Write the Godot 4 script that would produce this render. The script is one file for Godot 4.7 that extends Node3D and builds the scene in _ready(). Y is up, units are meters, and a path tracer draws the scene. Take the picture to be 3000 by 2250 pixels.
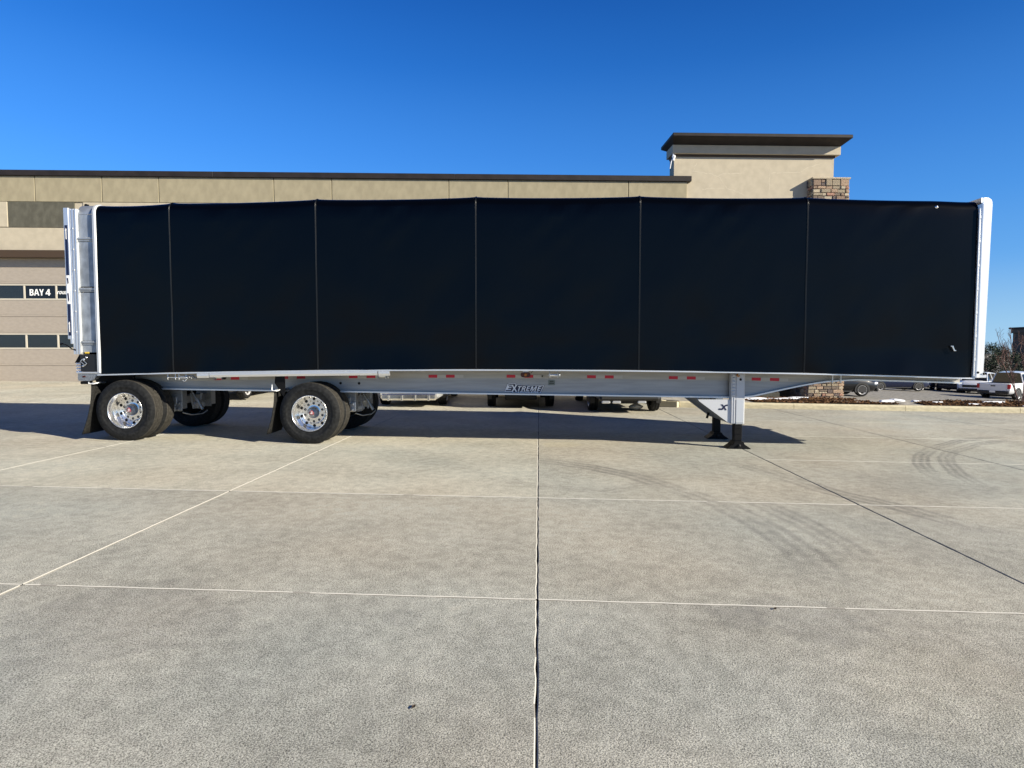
extends Node3D
# A black side-tarped flatbed trailer parked on a jointed concrete yard, a service building behind it and a car park to the right.

var names := {}
var M := {}
var rng := RandomNumberGenerator.new()
var nz := FastNoiseLite.new()

# ---------------------------------------------------------------- shapes
func S(smooth := false) -> SurfaceTool:
	var st := SurfaceTool.new()
	st.begin(Mesh.PRIMITIVE_TRIANGLES)
	st.set_smooth_group(0 if smooth else -1)
	return st

func tri(st: SurfaceTool, a: Vector3, b: Vector3, c: Vector3, n: Vector3) -> void:
	if (a - c).cross(a - b).dot(n) < 0.0:
		st.add_vertex(a); st.add_vertex(c); st.add_vertex(b)
	else:
		st.add_vertex(a); st.add_vertex(b); st.add_vertex(c)

func quad(st: SurfaceTool, a: Vector3, b: Vector3, c: Vector3, d: Vector3, n: Vector3) -> void:
	tri(st, a, b, c, n)
	tri(st, a, c, d, n)

func box(st: SurfaceTool, c: Vector3, s: Vector3, bev := 0.0, bs := Basis()) -> void:
	st.set_smooth_group(-1)
	var h := s * 0.5
	bev = minf(bev, minf(h.x, minf(h.y, h.z)) * 0.9)
	for ax in 3:
		for sg in [-1.0, 1.0]:
			var u := (ax + 1) % 3
			var v := (ax + 2) % 3
			var p := []
			for q in [[-1, -1], [1, -1], [1, 1], [-1, 1]]:
				var w := Vector3()
				w[ax] = sg * h[ax]
				w[u] = q[0] * (h[u] - bev)
				w[v] = q[1] * (h[v] - bev)
				p.append(c + bs * w)
			var n := Vector3()
			n[ax] = sg
			quad(st, p[0], p[1], p[2], p[3], bs * n)
	if bev <= 0.0:
		return
	for ax in 3:
		var u := (ax + 1) % 3
		var v := (ax + 2) % 3
		for su in [-1.0, 1.0]:
			for sv in [-1.0, 1.0]:
				var p := []
				for q in [[-1, 0], [1, 0], [1, 1], [-1, 1]]:
					var w := Vector3()
					w[ax] = q[0] * (h[ax] - bev)
					w[u] = su * (h[u] - (bev if q[1] == 1 else 0.0))
					w[v] = sv * (h[v] - (bev if q[1] == 0 else 0.0))
					p.append(c + bs * w)
				var n := Vector3()
				n[u] = su
				n[v] = sv
				quad(st, p[0], p[1], p[2], p[3], bs * n)
	for sx in [-1.0, 1.0]:
		for sy in [-1.0, 1.0]:
			for sz in [-1.0, 1.0]:
				var k := Vector3(sx, sy, sz)
				tri(st, c + bs * (k * (h - Vector3(0, bev, bev))), c + bs * (k * (h - Vector3(bev, 0, bev))), c + bs * (k * (h - Vector3(bev, bev, 0))), bs * k)

func bar(st: SurfaceTool, a: Vector3, b: Vector3, w: float, t: float, bev := 0.0) -> void:   # a straight bar of section w by t
	var z := (b - a).normalized()
	var x := (Vector3.UP if absf(z.y) < 0.9 else Vector3.RIGHT).cross(z).normalized()
	box(st, (a + b) * 0.5, Vector3(w, t, (b - a).length()), bev, Basis(x, z.cross(x), z))

func tube(st: SurfaceTool, pts: Array, r: float, sides := 8, r1 := -1.0) -> void:
	st.set_smooth_group(0)
	var rings := []
	var x := Vector3.ZERO
	for i in pts.size():
		var t: Vector3 = (pts[mini(i + 1, pts.size() - 1)] - pts[maxi(i - 1, 0)]).normalized()
		if x == Vector3.ZERO:
			x = (Vector3.UP if absf(t.y) < 0.9 else Vector3.RIGHT).cross(t).normalized()
		else:
			x = (x - t * x.dot(t)).normalized()
		var y := t.cross(x)
		var ring := []
		var rr := r if r1 < 0.0 else lerpf(r, r1, float(i) / maxf(1.0, pts.size() - 1.0))
		for k in sides:
			var a := TAU * k / sides
			ring.append(pts[i] + (x * cos(a) + y * sin(a)) * rr)
		rings.append(ring)
	for i in pts.size() - 1:
		for k in sides:
			var k2 := (k + 1) % sides
			var n: Vector3 = rings[i][k] + rings[i][k2] - 2.0 * pts[i]
			quad(st, rings[i][k], rings[i + 1][k], rings[i + 1][k2], rings[i][k2], n)
	st.set_smooth_group(-1)
	for e in [0, pts.size() - 1]:
		var n: Vector3 = pts[0] - pts[1] if e == 0 else pts[e] - pts[e - 1]
		for k in range(1, sides - 1):
			tri(st, rings[e][0], rings[e][k], rings[e][k + 1], n)

func lathe(st: SurfaceTool, prof: Array, n: int, xf := Transform3D(), smooth := true) -> void:   # (radius, z) pairs round the z axis; moving towards +z the outside is outwards
	st.set_smooth_group(0 if smooth else -1)
	for i in prof.size() - 1:
		var p: Vector2 = prof[i]
		var q: Vector2 = prof[i + 1]
		for k in n:
			var a := TAU * k / n
			var b := TAU * (k + 1) / n
			var m := (a + b) * 0.5
			var nn := xf.basis * Vector3(cos(m) * (q.y - p.y), sin(m) * (q.y - p.y), p.x - q.x)
			var A := xf * Vector3(p.x * cos(a), p.x * sin(a), p.y)
			var B := xf * Vector3(q.x * cos(a), q.x * sin(a), q.y)
			var C := xf * Vector3(q.x * cos(b), q.x * sin(b), q.y)
			var D := xf * Vector3(p.x * cos(b), p.x * sin(b), p.y)
			if q.x < 1e-5:
				tri(st, A, B, D, nn)
			elif p.x < 1e-5:
				tri(st, A, B, C, nn)
			else:
				quad(st, A, B, C, D, nn)
	st.set_smooth_group(-1)

func prism(st: SurfaceTool, poly: Array, z0: float, z1: float, xf := Transform3D()) -> void:   # a polygon in x, y pushed along z
	st.set_smooth_group(-1)
	var pv := PackedVector2Array(poly)
	var idx := Geometry2D.triangulate_polygon(pv)
	for i in range(0, idx.size(), 3):
		for z in [z0, z1]:
			var n := xf.basis * Vector3(0, 0, -1 if z == minf(z0, z1) else 1)
			tri(st, xf * Vector3(pv[idx[i]].x, pv[idx[i]].y, z), xf * Vector3(pv[idx[i + 1]].x, pv[idx[i + 1]].y, z), xf * Vector3(pv[idx[i + 2]].x, pv[idx[i + 2]].y, z), n)
	var cw := 1.0 if Geometry2D.is_polygon_clockwise(pv) else -1.0
	for i in pv.size():
		var a := pv[i]
		var b := pv[(i + 1) % pv.size()]
		var n := xf.basis * (Vector3(a.y - b.y, b.x - a.x, 0) * cw)
		quad(st, xf * Vector3(a.x, a.y, z0), xf * Vector3(b.x, b.y, z0), xf * Vector3(b.x, b.y, z1), xf * Vector3(a.x, a.y, z1), n)

func ring_with_holes(st: SurfaceTool, r0: float, r1: float, z: float, holes: int, rc: float, rh: float) -> void:   # a flat ring facing +z with round holes
	for h in holes:
		var mid := TAU * (h + 0.5) / holes
		var half := PI / holes
		var K := 24
		var inner := []
		var outer := []
		for k in K:
			var f := TAU * k / K
			var dx := cos(f)
			var dy := sin(f)
			inner.append(Vector2(mid + rh * dx / rc, rc + rh * dy))
			var t := 1e9
			if absf(dx) > 1e-6:
				t = minf(t, half * rc / absf(dx))
			if absf(dy) > 1e-6:
				t = minf(t, ((r1 - rc) if dy > 0 else (rc - r0)) / absf(dy))
			outer.append(Vector2(mid + t * dx / rc, rc + t * dy))
		for k in K:
			var k2 := (k + 1) % K
			var p := []
			for w in [inner[k], outer[k], outer[k2], inner[k2]]:
				p.append(Vector3(w.y * cos(w.x), w.y * sin(w.x), z))
			quad(st, p[0], p[1], p[2], p[3], Vector3(0, 0, 1))
			quad(st, p[0], p[3], p[3] - Vector3(0, 0, 0.012), p[0] - Vector3(0, 0, 0.012), Vector3(rc * cos(mid), rc * sin(mid), z) - p[0])

# ---------------------------------------------------------------- objects
func numbered(called: String) -> String:
	if not names.has(called):
		names[called] = 0
		return called
	names[called] += 1
	return "%s_%03d" % [called, names[called]]

func obj(called: String, st: SurfaceTool, m: Material, parent: Node3D = null) -> MeshInstance3D:
	st.generate_normals()
	var o := MeshInstance3D.new()
	o.mesh = st.commit()
	o.material_override = null
	o.mesh.surface_set_material(0, m)
	o.name = numbered(called) if parent == null else called
	(self if parent == null else parent).add_child(o, true)
	return o

func tag(o: Node3D, label: String, category := "", group := "", kind := "") -> Node3D:
	if label: o.set_meta("label", label)
	if category: o.set_meta("category", category)
	if group: o.set_meta("group", group)
	if kind: o.set_meta("kind", kind)
	return o

func thing(called: String, label: String, category: String, at := Vector3.ZERO, turn := 0.0, group := "", kind := "") -> Node3D:
	var o := Node3D.new()
	o.name = numbered(called)
	add_child(o)
	o.position = at
	o.rotation.y = turn
	return tag(o, label, category, group, kind)

func sub(called: String, parent: Node3D, at := Vector3.ZERO) -> Node3D:
	var o := Node3D.new()
	o.name = called
	parent.add_child(o, true)
	o.position = at
	return o

# ---------------------------------------------------------------- materials
func mat(called: String, r: float, g: float, b: float, rough: float, metal := 0.0, spec := 0.5) -> StandardMaterial3D:   # linear base colours
	var m := StandardMaterial3D.new()
	m.resource_name = called
	m.albedo_color = Color(r, g, b).linear_to_srgb()
	m.roughness = rough
	m.metallic = metal
	m.metallic_specular = spec
	M[called] = m
	return m

func grain(m: StandardMaterial3D, freq: float, lo: float, hi: float, scale: Vector3, sd: int, octaves := 4, size := 512) -> NoiseTexture2D:   # multiplies the base colour by seamless noise, laid on by triplanar mapping
	var t := NoiseTexture2D.new()
	var n := FastNoiseLite.new()
	n.seed = sd
	n.frequency = freq
	n.fractal_octaves = octaves
	t.noise = n
	t.width = size
	t.height = size
	t.seamless = true
	var gr := Gradient.new()
	gr.colors = PackedColorArray([Color(lo, lo, lo), Color(hi, hi, hi)])
	gr.offsets = PackedFloat32Array([0.2, 0.8])
	t.color_ramp = gr
	m.albedo_texture = t
	m.uv1_triplanar = true
	m.uv1_scale = scale
	return t

func relief(m: StandardMaterial3D, freq: float, cm: float, sd: int, octaves := 3) -> void:
	var t := NoiseTexture2D.new()
	var n := FastNoiseLite.new()
	n.seed = sd
	n.frequency = freq
	n.fractal_octaves = octaves
	t.noise = n
	t.width = 512
	t.height = 512
	t.seamless = true
	m.heightmap_enabled = true
	m.heightmap_texture = t
	m.heightmap_scale = cm

# ---------------------------------------------------------------- the lie of the land
func g(x: float, z: float) -> float:
	var d := -z
	var xx := clampf(x, -45.0, 45.0)
	return -0.012 * xx + 0.17 * smoothstep(13.0, 23.0, d) * smoothstep(2.0, 14.0, -xx)

func lot(x: float, z: float) -> float:   # the car park lies lower than the yard
	var w := smoothstep(18.0, 23.5, -z - 0.043 * x + 0.3)
	return lerpf(g(x, z) + 0.02, 0.10 - 0.05 * clampf(x, 0.0, 60.0), w)

const YAW := 0.0435
func grid(i: float, k: float) -> Vector2:   # joint crossings of the yard, x and z
	return Vector2(0.16, -3.84) + Vector2(cos(YAW), sin(YAW)) * (i * 3.40) + Vector2(sin(YAW), -cos(YAW)) * (k * 2.74)

# ================================================================ scene
func _ready() -> void:
	rng.seed = 7
	nz.seed = 11
	# camera, sky, sun, exposure
	var cam := Camera3D.new()
	cam.name = "camera"
	cam.position = Vector3(0, 1.58, 0)
	cam.rotation.x = -0.05328
	cam.fov = 64.01
	cam.near = 0.05
	cam.far = 3000.0
	add_child(cam)
	cam.current = true
	var env := Environment.new()
	var sky := Sky.new()
	var sm := PanoramaSkyMaterial.new()
	sm.panorama = clear_sky(Vector3(1.84, 1.0, 0.945).normalized(), 1.7)
	sky.sky_material = sm
	env.background_mode = Environment.BG_SKY
	env.sky = sky
	env.tonemap_mode = Environment.TONE_MAPPER_LINEAR
	env.tonemap_exposure = 1.7
	env.sdfgi_enabled = true
	env.ssao_enabled = true
	env.ssil_enabled = true
	var we := WorldEnvironment.new()
	we.name = "world"
	we.environment = env
	add_child(we)
	var sun := DirectionalLight3D.new()
	sun.name = "sun"
	sun.light_energy = 1.6
	sun.light_color = Color(1.0, 0.965, 0.89)
	sun.light_angular_distance = 0.5
	sun.shadow_enabled = true
	add_child(sun)
	sun.look_at_from_position(Vector3.ZERO, Vector3(-1.84, -1.0, -0.945), Vector3.UP)

	make_materials()
	make_yard()
	make_car_park()
	make_building()
	make_trailer()
	make_vehicles()
	make_plants()
	make_small_things()

func clear_sky(to_sun: Vector3, exposure: float) -> ImageTexture:   # a cloudless winter sky: paler towards the horizon, deepest at right angles to the sun
	var el := [-90.0, 0.0, 1.5, 7.0, 12.0, 17.0, 24.0, 29.0, 45.0, 90.0]
	var co := [Color(0.40, 0.38, 0.33), Color(0.42, 0.68, 0.93), Color(0.38, 0.66, 0.92), Color(0.15, 0.44, 0.92), Color(0.085, 0.34, 0.87), Color(0.052, 0.255, 0.76), Color(0.021, 0.155, 0.56), Color(0.012, 0.108, 0.44), Color(0.003, 0.035, 0.17), Color(0.001, 0.013, 0.08)]
	var im := Image.create_empty(512, 256, false, Image.FORMAT_RGBF)
	for y in 256:
		var e := 90.0 - (y + 0.5) / 256.0 * 180.0
		var k := 0
		while k < el.size() - 2 and e > el[k + 1]: k += 1
		var c: Color = co[k].lerp(co[k + 1], clampf((e - el[k]) / (el[k + 1] - el[k]), 0, 1)) if e > 0.0 else co[0]
		for x in 512:
			var a := ((x + 0.5) / 512.0 - 0.5) * TAU
			var d := Vector3(sin(a) * cos(deg_to_rad(e)), sin(deg_to_rad(e)), -cos(a) * cos(deg_to_rad(e)))
			var ph := 1.0 + pow(d.dot(to_sun), 2.0)
			var f := (0.45 + 0.55 * ph / 1.17) / exposure if e > 0.0 else 1.0 / exposure * 0.8
			im.set_pixel(x, y, Color(c.r * f, c.g * f, c.b * f))
	return ImageTexture.create_from_image(im)

func make_materials() -> void:
	mat("aluminium", 0.70, 0.71, 0.73, 0.42, 0.9)
	mat("aluminium_web", 0.40, 0.40, 0.40, 0.50, 0.75)
	grain(M.aluminium_web, 0.02, 0.93, 1.0, Vector3(0.12, 1.6, 0.12), 5)
	mat("bright_aluminium", 0.74, 0.75, 0.76, 0.38, 0.75)
	mat("panel_aluminium", 0.42, 0.45, 0.48, 0.48, 0.6)
	grain(M.panel_aluminium, 0.012, 0.80, 1.0, Vector3(0.8, 0.5, 0.8), 6)
	mat("painted_silver", 0.55, 0.56, 0.58, 0.45, 0.2)
	mat("deck_boards", 0.06, 0.045, 0.035, 0.85)
	mat("white_paint", 0.80, 0.81, 0.82, 0.35)
	mat("galvanised", 0.42, 0.44, 0.46, 0.5, 0.7)
	grain(M.galvanised, 0.05, 0.7, 1.0, Vector3(2, 2, 2), 8)
	mat("chrome", 0.86, 0.85, 0.83, 0.20, 0.95)
	mat("black_vinyl", 0.0008, 0.0012, 0.0022, 0.20, 0.0, 0.285)
	mat("seam_welt", 0.0055, 0.0065, 0.008, 0.30, 0.0, 0.4)
	mat("flange_aluminium", 0.60, 0.62, 0.64, 0.45, 0.3)
	mat("beam_upper", 0.47, 0.445, 0.395, 0.5, 0.5)
	grain(M.beam_upper, 0.02, 0.93, 1.0, Vector3(0.12, 1.6, 0.12), 7)
	mat("black_paint", 0.010, 0.010, 0.011, 0.4)
	mat("black_steel", 0.007, 0.007, 0.008, 0.55, 0.0, 0.3)
	grain(M.black_steel, 0.04, 0.6, 1.0, Vector3(3, 3, 3), 9)
	mat("cast_iron", 0.022, 0.021, 0.020, 0.75, 0.2)
	mat("rubber", 0.023, 0.0236, 0.024, 0.65, 0.0, 0.3)
	mat("tread_dusty", 0.060, 0.056, 0.049, 0.9, 0.0, 0.2)
	grain(M.tread_dusty, 0.02, 0.7, 1.0, Vector3(1.5, 1.5, 1.5), 14)
	grain(M.rubber, 0.02, 0.62, 1.0, Vector3(1.5, 1.5, 1.5), 12)
	mat("flap_rubber", 0.034, 0.033, 0.031, 0.75, 0.0, 0.3)
	grain(M.flap_rubber, 0.03, 0.5, 1.0, Vector3(2.5, 1.2, 2.5), 13)
	mat("red_tape", 0.56, 0.008, 0.030, 0.35)
	mat("white_tape", 0.50, 0.49, 0.46, 0.35)
	mat("lamp_red", 0.05, 0.004, 0.003, 0.15)
	mat("lamp_amber", 0.35, 0.12, 0.015, 0.15)
	mat("yellow", 0.70, 0.48, 0.05, 0.5)
	mat("navy", 0.008, 0.012, 0.045, 0.35)
	mat("sticker_white", 0.80, 0.80, 0.80, 0.4)
	mat("emblem_silver", 0.80, 0.82, 0.86, 0.4)
	mat("emblem_red", 0.26, 0.05, 0.06, 0.4)
	mat("plate_green", 0.16, 0.19, 0.18, 0.5)
	mat("hook_orange", 0.55, 0.22, 0.02, 0.5)
	# building
	mat("stucco_band", 0.36, 0.315, 0.215, 0.92, 0.0, 0.2)
	grain(M.stucco_band, 0.010, 0.93, 1.0, Vector3(0.5, 0.28, 0.5), 21, 5)
	relief(M.stucco_band, 0.2, 0.25, 31)
	mat("stucco_light", 0.50, 0.44, 0.335, 0.92, 0.0, 0.2)
	grain(M.stucco_light, 0.012, 0.955, 1.0, Vector3(0.4, 0.4, 0.4), 22, 5)
	relief(M.stucco_light, 0.2, 0.25, 32)
	mat("stucco_crack", 0.56, 0.50, 0.385, 0.9, 0.0, 0.2)
	mat("stucco_grey", 0.125, 0.120, 0.095, 0.92, 0.0, 0.2)
	grain(M.stucco_grey, 0.012, 0.88, 1.0, Vector3(0.5, 0.3, 0.5), 23, 4)
	mat("cornice_green", 0.095, 0.093, 0.080, 0.9, 0.0, 0.2)
	grain(M.cornice_green, 0.02, 0.85, 1.0, Vector3(0.5, 0.5, 0.5), 24, 4)
	mat("coping_brown", 0.026, 0.021, 0.020, 0.6, 0.0, 0.35)
	grain(M.coping_brown, 0.01, 0.85, 1.0, Vector3(0.3, 0.3, 0.3), 25, 3)
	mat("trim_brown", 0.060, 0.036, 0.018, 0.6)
	mat("door_taupe", 0.37, 0.32, 0.265, 0.6)
	grain(M.door_taupe, 0.02, 0.96, 1.0, Vector3(0.4, 0.8, 0.4), 26, 3)
	mat("door_frame", 0.50, 0.46, 0.38, 0.5)
	var gl := mat("dark_glass", 0.03, 0.034, 0.034, 0.04)
	gl.transparency = BaseMaterial3D.TRANSPARENCY_ALPHA
	gl.albedo_color.a = 0.45
	mat("window_film", 0.008, 0.010, 0.012, 0.25)
	mat("print_white", 0.85, 0.85, 0.83, 0.5)
	mat("mortar", 0.66, 0.57, 0.46, 0.95, 0.0, 0.2)
	var tones := [[0.66, 0.48, 0.34], [0.48, 0.35, 0.26], [0.80, 0.68, 0.50], [0.34, 0.27, 0.21], [0.66, 0.39, 0.29], [0.56, 0.47, 0.34], [0.26, 0.21, 0.19]]
	for k in tones.size():
		mat("stone_%d" % k, tones[k][0], tones[k][1], tones[k][2], 0.95, 0.0, 0.2)
		if k == 0:
			grain(M.stone_0, 0.03, 0.6, 1.0, Vector3(2.5, 2.5, 2.5), 27, 4)
			relief(M.stone_0, 0.03, 2.0, 33)
		else:
			var m: StandardMaterial3D = M["stone_%d" % k]
			m.albedo_texture = M.stone_0.albedo_texture
			m.uv1_triplanar = true
			m.uv1_scale = Vector3(2.5, 2.5, 2.5)
			m.heightmap_enabled = true
			m.heightmap_texture = M.stone_0.heightmap_texture
			m.heightmap_scale = 2.0
	# ground
	mat("asphalt", 0.33, 0.315, 0.285, 0.95, 0.0, 0.2)
	grain(M.asphalt, 0.03, 0.75, 1.0, Vector3(0.2, 0.2, 0.2), 41, 5)
	M.asphalt.uv1_world_triplanar = true
	mat("plain_concrete", 0.46, 0.43, 0.375, 0.95, 0.0, 0.2)
	grain(M.plain_concrete, 0.02, 0.78, 1.0, Vector3(0.25, 0.25, 0.25), 42, 5)
	M.plain_concrete.uv1_world_triplanar = true
	mat("kerb_concrete", 0.62, 0.555, 0.39, 0.95, 0.0, 0.2)
	grain(M.kerb_concrete, 0.02, 0.90, 1.0, Vector3(0.5, 1.0, 0.5), 43, 5)
	mat("joint_dark", 0.05, 0.048, 0.045, 0.95, 0.0, 0.1)
	mat("joint_edge", 0.30, 0.285, 0.255, 0.95, 0.0, 0.1)
	mat("salt_white", 0.60, 0.58, 0.52, 0.95, 0.0, 0.1)
	mat("mulch", 0.10, 0.058, 0.035, 0.95, 0.0, 0.1)
	M.mulch.vertex_color_use_as_albedo = true
	mat("mulch_bed", 0.085, 0.050, 0.032, 0.95, 0.0, 0.1)
	grain(M.mulch_bed, 0.06, 0.4, 1.0, Vector3(0.8, 0.8, 0.8), 44, 4)
	M.mulch_bed.uv1_world_triplanar = true
	mat("snow", 0.82, 0.84, 0.88, 0.8)
	# vehicles
	for p in [["paint_black", 0.005, 0.0055, 0.007], ["paint_charcoal", 0.035, 0.038, 0.042], ["paint_white", 0.72, 0.73, 0.74], ["paint_navy", 0.010, 0.016, 0.045], ["paint_silver", 0.42, 0.43, 0.44], ["paint_grey", 0.10, 0.105, 0.11]]:
		var m := mat(p[0], p[1], p[2], p[3], 0.4, 0.0, 0.3)
		m.clearcoat_enabled = true
		m.clearcoat = 0.7
		m.clearcoat_roughness = 0.05
	mat("car_glass", 0.010, 0.012, 0.013, 0.05)
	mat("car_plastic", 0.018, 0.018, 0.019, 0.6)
	mat("wheel_alloy", 0.62, 0.62, 0.63, 0.42, 0.4)
	mat("headlamp", 0.75, 0.77, 0.80, 0.08)
	mat("tail_red", 0.45, 0.012, 0.02, 0.12)
	mat("leaf", 0.05, 0.07, 0.03, 0.7)
	M.leaf.vertex_color_use_as_albedo = true
	M.leaf.albedo_color = Color.WHITE
	mat("bark", 0.12, 0.085, 0.07, 0.9)
	mat("twig", 0.15, 0.085, 0.07, 0.85)
	mat("far_wall", 0.11, 0.085, 0.062, 0.9)
	grain(M.far_wall, 0.02, 0.8, 1.0, Vector3(0.2, 0.2, 0.2), 51, 4)
	mat("dead_leaf", 0.05, 0.032, 0.02, 0.9)
	mat("bag", 0.72, 0.68, 0.62, 0.5)

# ---------------------------------------------------------------- yard
func make_yard_texture() -> void:
	# fine: the exposed grit of the concrete, 2.4 m to a tile
	var n := FastNoiseLite.new()
	n.noise_type = FastNoiseLite.TYPE_SIMPLEX_SMOOTH
	n.seed = 61
	n.frequency = 0.16
	n.fractal_octaves = 3
	n.fractal_gain = 0.65
	n.domain_warp_enabled = true
	n.domain_warp_amplitude = 9.0
	n.domain_warp_frequency = 0.06
	var fine := n.get_seamless_image(1024, 1024)
	var n2 := FastNoiseLite.new()
	n2.seed = 62
	n2.noise_type = FastNoiseLite.TYPE_VALUE
	n2.frequency = 0.35
	n2.fractal_octaves = 2
	var speck := n2.get_seamless_image(1024, 1024)
	var n3 := FastNoiseLite.new()
	n3.seed = 63
	n3.noise_type = FastNoiseLite.TYPE_CELLULAR
	n3.cellular_return_type = FastNoiseLite.RETURN_DISTANCE2_SUB
	n3.cellular_jitter = 1.0
	n3.frequency = 0.11
	var cells := n3.get_seamless_image(1024, 1024).get_data()
	var a := fine.get_data()
	var b := speck.get_data()
	var out := PackedByteArray()
	out.resize(1024 * 1024 * 3)
	var hgt := PackedByteArray()
	hgt.resize(1024 * 1024)
	for i in 1024 * 1024:
		var f := a[i] / 255.0
		var s := b[i] / 255.0
		var e := cells[i] / 255.0
		var v := 0.86 + 0.80 * (f - 0.5) + 0.50 * (s - 0.5) + 0.16 * (e - 0.35)
		if s > 0.78: v += 0.16
		if s < 0.15: v -= 0.14
		v = clampf(v, 0.3, 1.0)
		out[i * 3] = int(255.0 * v)
		out[i * 3 + 1] = int(252.0 * v)
		out[i * 3 + 2] = int(243.0 * v)
		hgt[i] = int(255.0 * clampf(0.5 * f + 0.2 * s + 0.3 * minf(1.0, e * 1.6), 0.0, 1.0))
	var fine_t := ImageTexture.create_from_image(Image.create_from_data(1024, 1024, false, Image.FORMAT_RGB8, out))
	var hgt_t := ImageTexture.create_from_image(Image.create_from_data(1024, 1024, false, Image.FORMAT_L8, hgt))
	# broad: stains, dust and tyre marks, 51 by 35 m
	var w := 2048
	var h := 1408
	var na := FastNoiseLite.new()
	na.seed = 71
	na.frequency = 0.003
	na.fractal_octaves = 5
	na.domain_warp_enabled = true
	na.domain_warp_amplitude = 80.0
	na.domain_warp_frequency = 0.004
	var nb := FastNoiseLite.new()
	nb.seed = 72
	nb.frequency = 0.018
	nb.fractal_octaves = 4
	var nc := FastNoiseLite.new()
	nc.seed = 73
	nc.frequency = 0.006
	nc.fractal_octaves = 3
	var A := na.get_image(w, h).get_data()
	var B := nb.get_image(w, h).get_data()
	var C := nc.get_image(w, h).get_data()
	nb.seed = 74
	nb.frequency = 0.16
	nb.fractal_octaves = 4
	var D := nb.get_image(w, h).get_data()
	var big := PackedByteArray()
	big.resize(w * h * 3)
	for i in w * h:
		var v := 0.93 + 0.10 * (A[i] / 255.0 - 0.5) + 0.12 * (B[i] / 255.0 - 0.5) + 0.17 * (D[i] / 255.0 - 0.5)
		var t := 0.045 * (C[i] / 255.0 - 0.5)
		big[i * 3] = int(255.0 * clampf(v + t, 0, 1))
		big[i * 3 + 1] = int(255.0 * clampf(v, 0, 1))
		big[i * 3 + 2] = int(255.0 * clampf(v - t * 0.8, 0, 1))
	var im := Image.create_from_data(w, h, false, Image.FORMAT_RGB8, big)
	# tyre marks: [points x, z], half width m, strength
	var marks := [
		[[10.17, -12.21], [9.39, -12.00], [8.46, -11.51], [7.22, -10.48], [6.49, -9.67], [6.01, -8.96], [5.66, -8.25], [5.43, -7.49], 0.13, 0.34],
		[[9.99, -11.95], [8.39, -11.04], [7.26, -10.09], [6.79, -9.54], [6.43, -8.99], [5.99, -8.16], [5.79, -7.59], [5.59, -6.96], 0.13, 0.30],
		[[-0.24, -9.07], [0.44, -8.86], [1.05, -8.42], [1.57, -7.82], [1.96, -6.96], [2.21, -6.37], [2.31, -5.65], [2.33, -5.06], [2.30, -4.60], [2.18, -4.14], [2.04, -3.78], 0.20, 0.26],
		[[2.41, -6.99], [2.63, -6.52], [2.75, -5.67], [2.74, -4.99], [2.68, -4.45], 0.18, 0.20],
		[[3.22, -9.04], [3.61, -7.46], [3.68, -7.05], [4.05, -6.36], [4.24, -5.73], [4.31, -5.09], 0.20, 0.22],
		[[-1.80, -8.84], [-0.87, -8.41], [0.17, -7.20], [1.04, -6.92], [2.15, -7.66], 0.14, 0.10],
		[[2.16, -4.00], [2.21, -3.58], [2.37, -3.28], 0.25, 0.12],
	]
	for mk in marks:
		var pts := PackedVector2Array()
		for k in mk.size() - 2:
			pts.append(Vector2(mk[k][0], mk[k][1]))
		stroke(im, pts, mk[mk.size() - 2], mk[mk.size() - 1], Color(0.36, 0.36, 0.40))
	for b2 in [[-5.6, -10.75, 0.45, 0.30], [0.85, -10.4, 0.36, 0.4], [-0.66, -3.55, 0.13, -0.10], [1.35, -3.6, 0.22, -0.12], [0.9, -12.2, 0.25, 0.25], [2.2, -2.7, 0.6, 0.10], [-2.3, -3.4, 0.7, -0.10], [1.7, -3.55, 0.35, -0.10], [-4.8, -7.6, 1.2, 0.05], [8.5, -14.6, 0.7, 0.2], [5.3, -15.3, 0.5, 0.22], [3.9, -5.1, 0.9, -0.07], [4.9, -7.4, 1.0, -0.06]]:
		blot(im, Vector2(b2[0], b2[1]), b2[2], b2[3])
	var m := mat("yard_concrete", 0.78, 0.762, 0.682, 0.9, 0.0, 0.25)
	m.albedo_texture = fine_t
	m.heightmap_enabled = true
	m.heightmap_texture = hgt_t
	m.heightmap_scale = 0.26
	m.detail_enabled = true
	m.detail_blend_mode = BaseMaterial3D.BLEND_MODE_MUL
	m.detail_albedo = ImageTexture.create_from_image(im)
	m.detail_uv_layer = BaseMaterial3D.DETAIL_UV_2
	for k in 3:   # pours of other shades share the same grit
		var p: StandardMaterial3D = m.duplicate()
		var f: Array = [[0.655, 0.65, 0.60], [0.625, 0.622, 0.58], [0.70, 0.688, 0.625]][k]
		p.albedo_color = Color(f[0], f[1], f[2]).linear_to_srgb()
		p.resource_name = "yard_concrete_%d" % k
		M["pour_%d" % k] = p

func yard_px(p: Vector2) -> Vector2:
	return Vector2((p.x + 27.0) / 51.0 * 2048.0, (-p.y + 7.0) / 35.0 * 1408.0)

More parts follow.
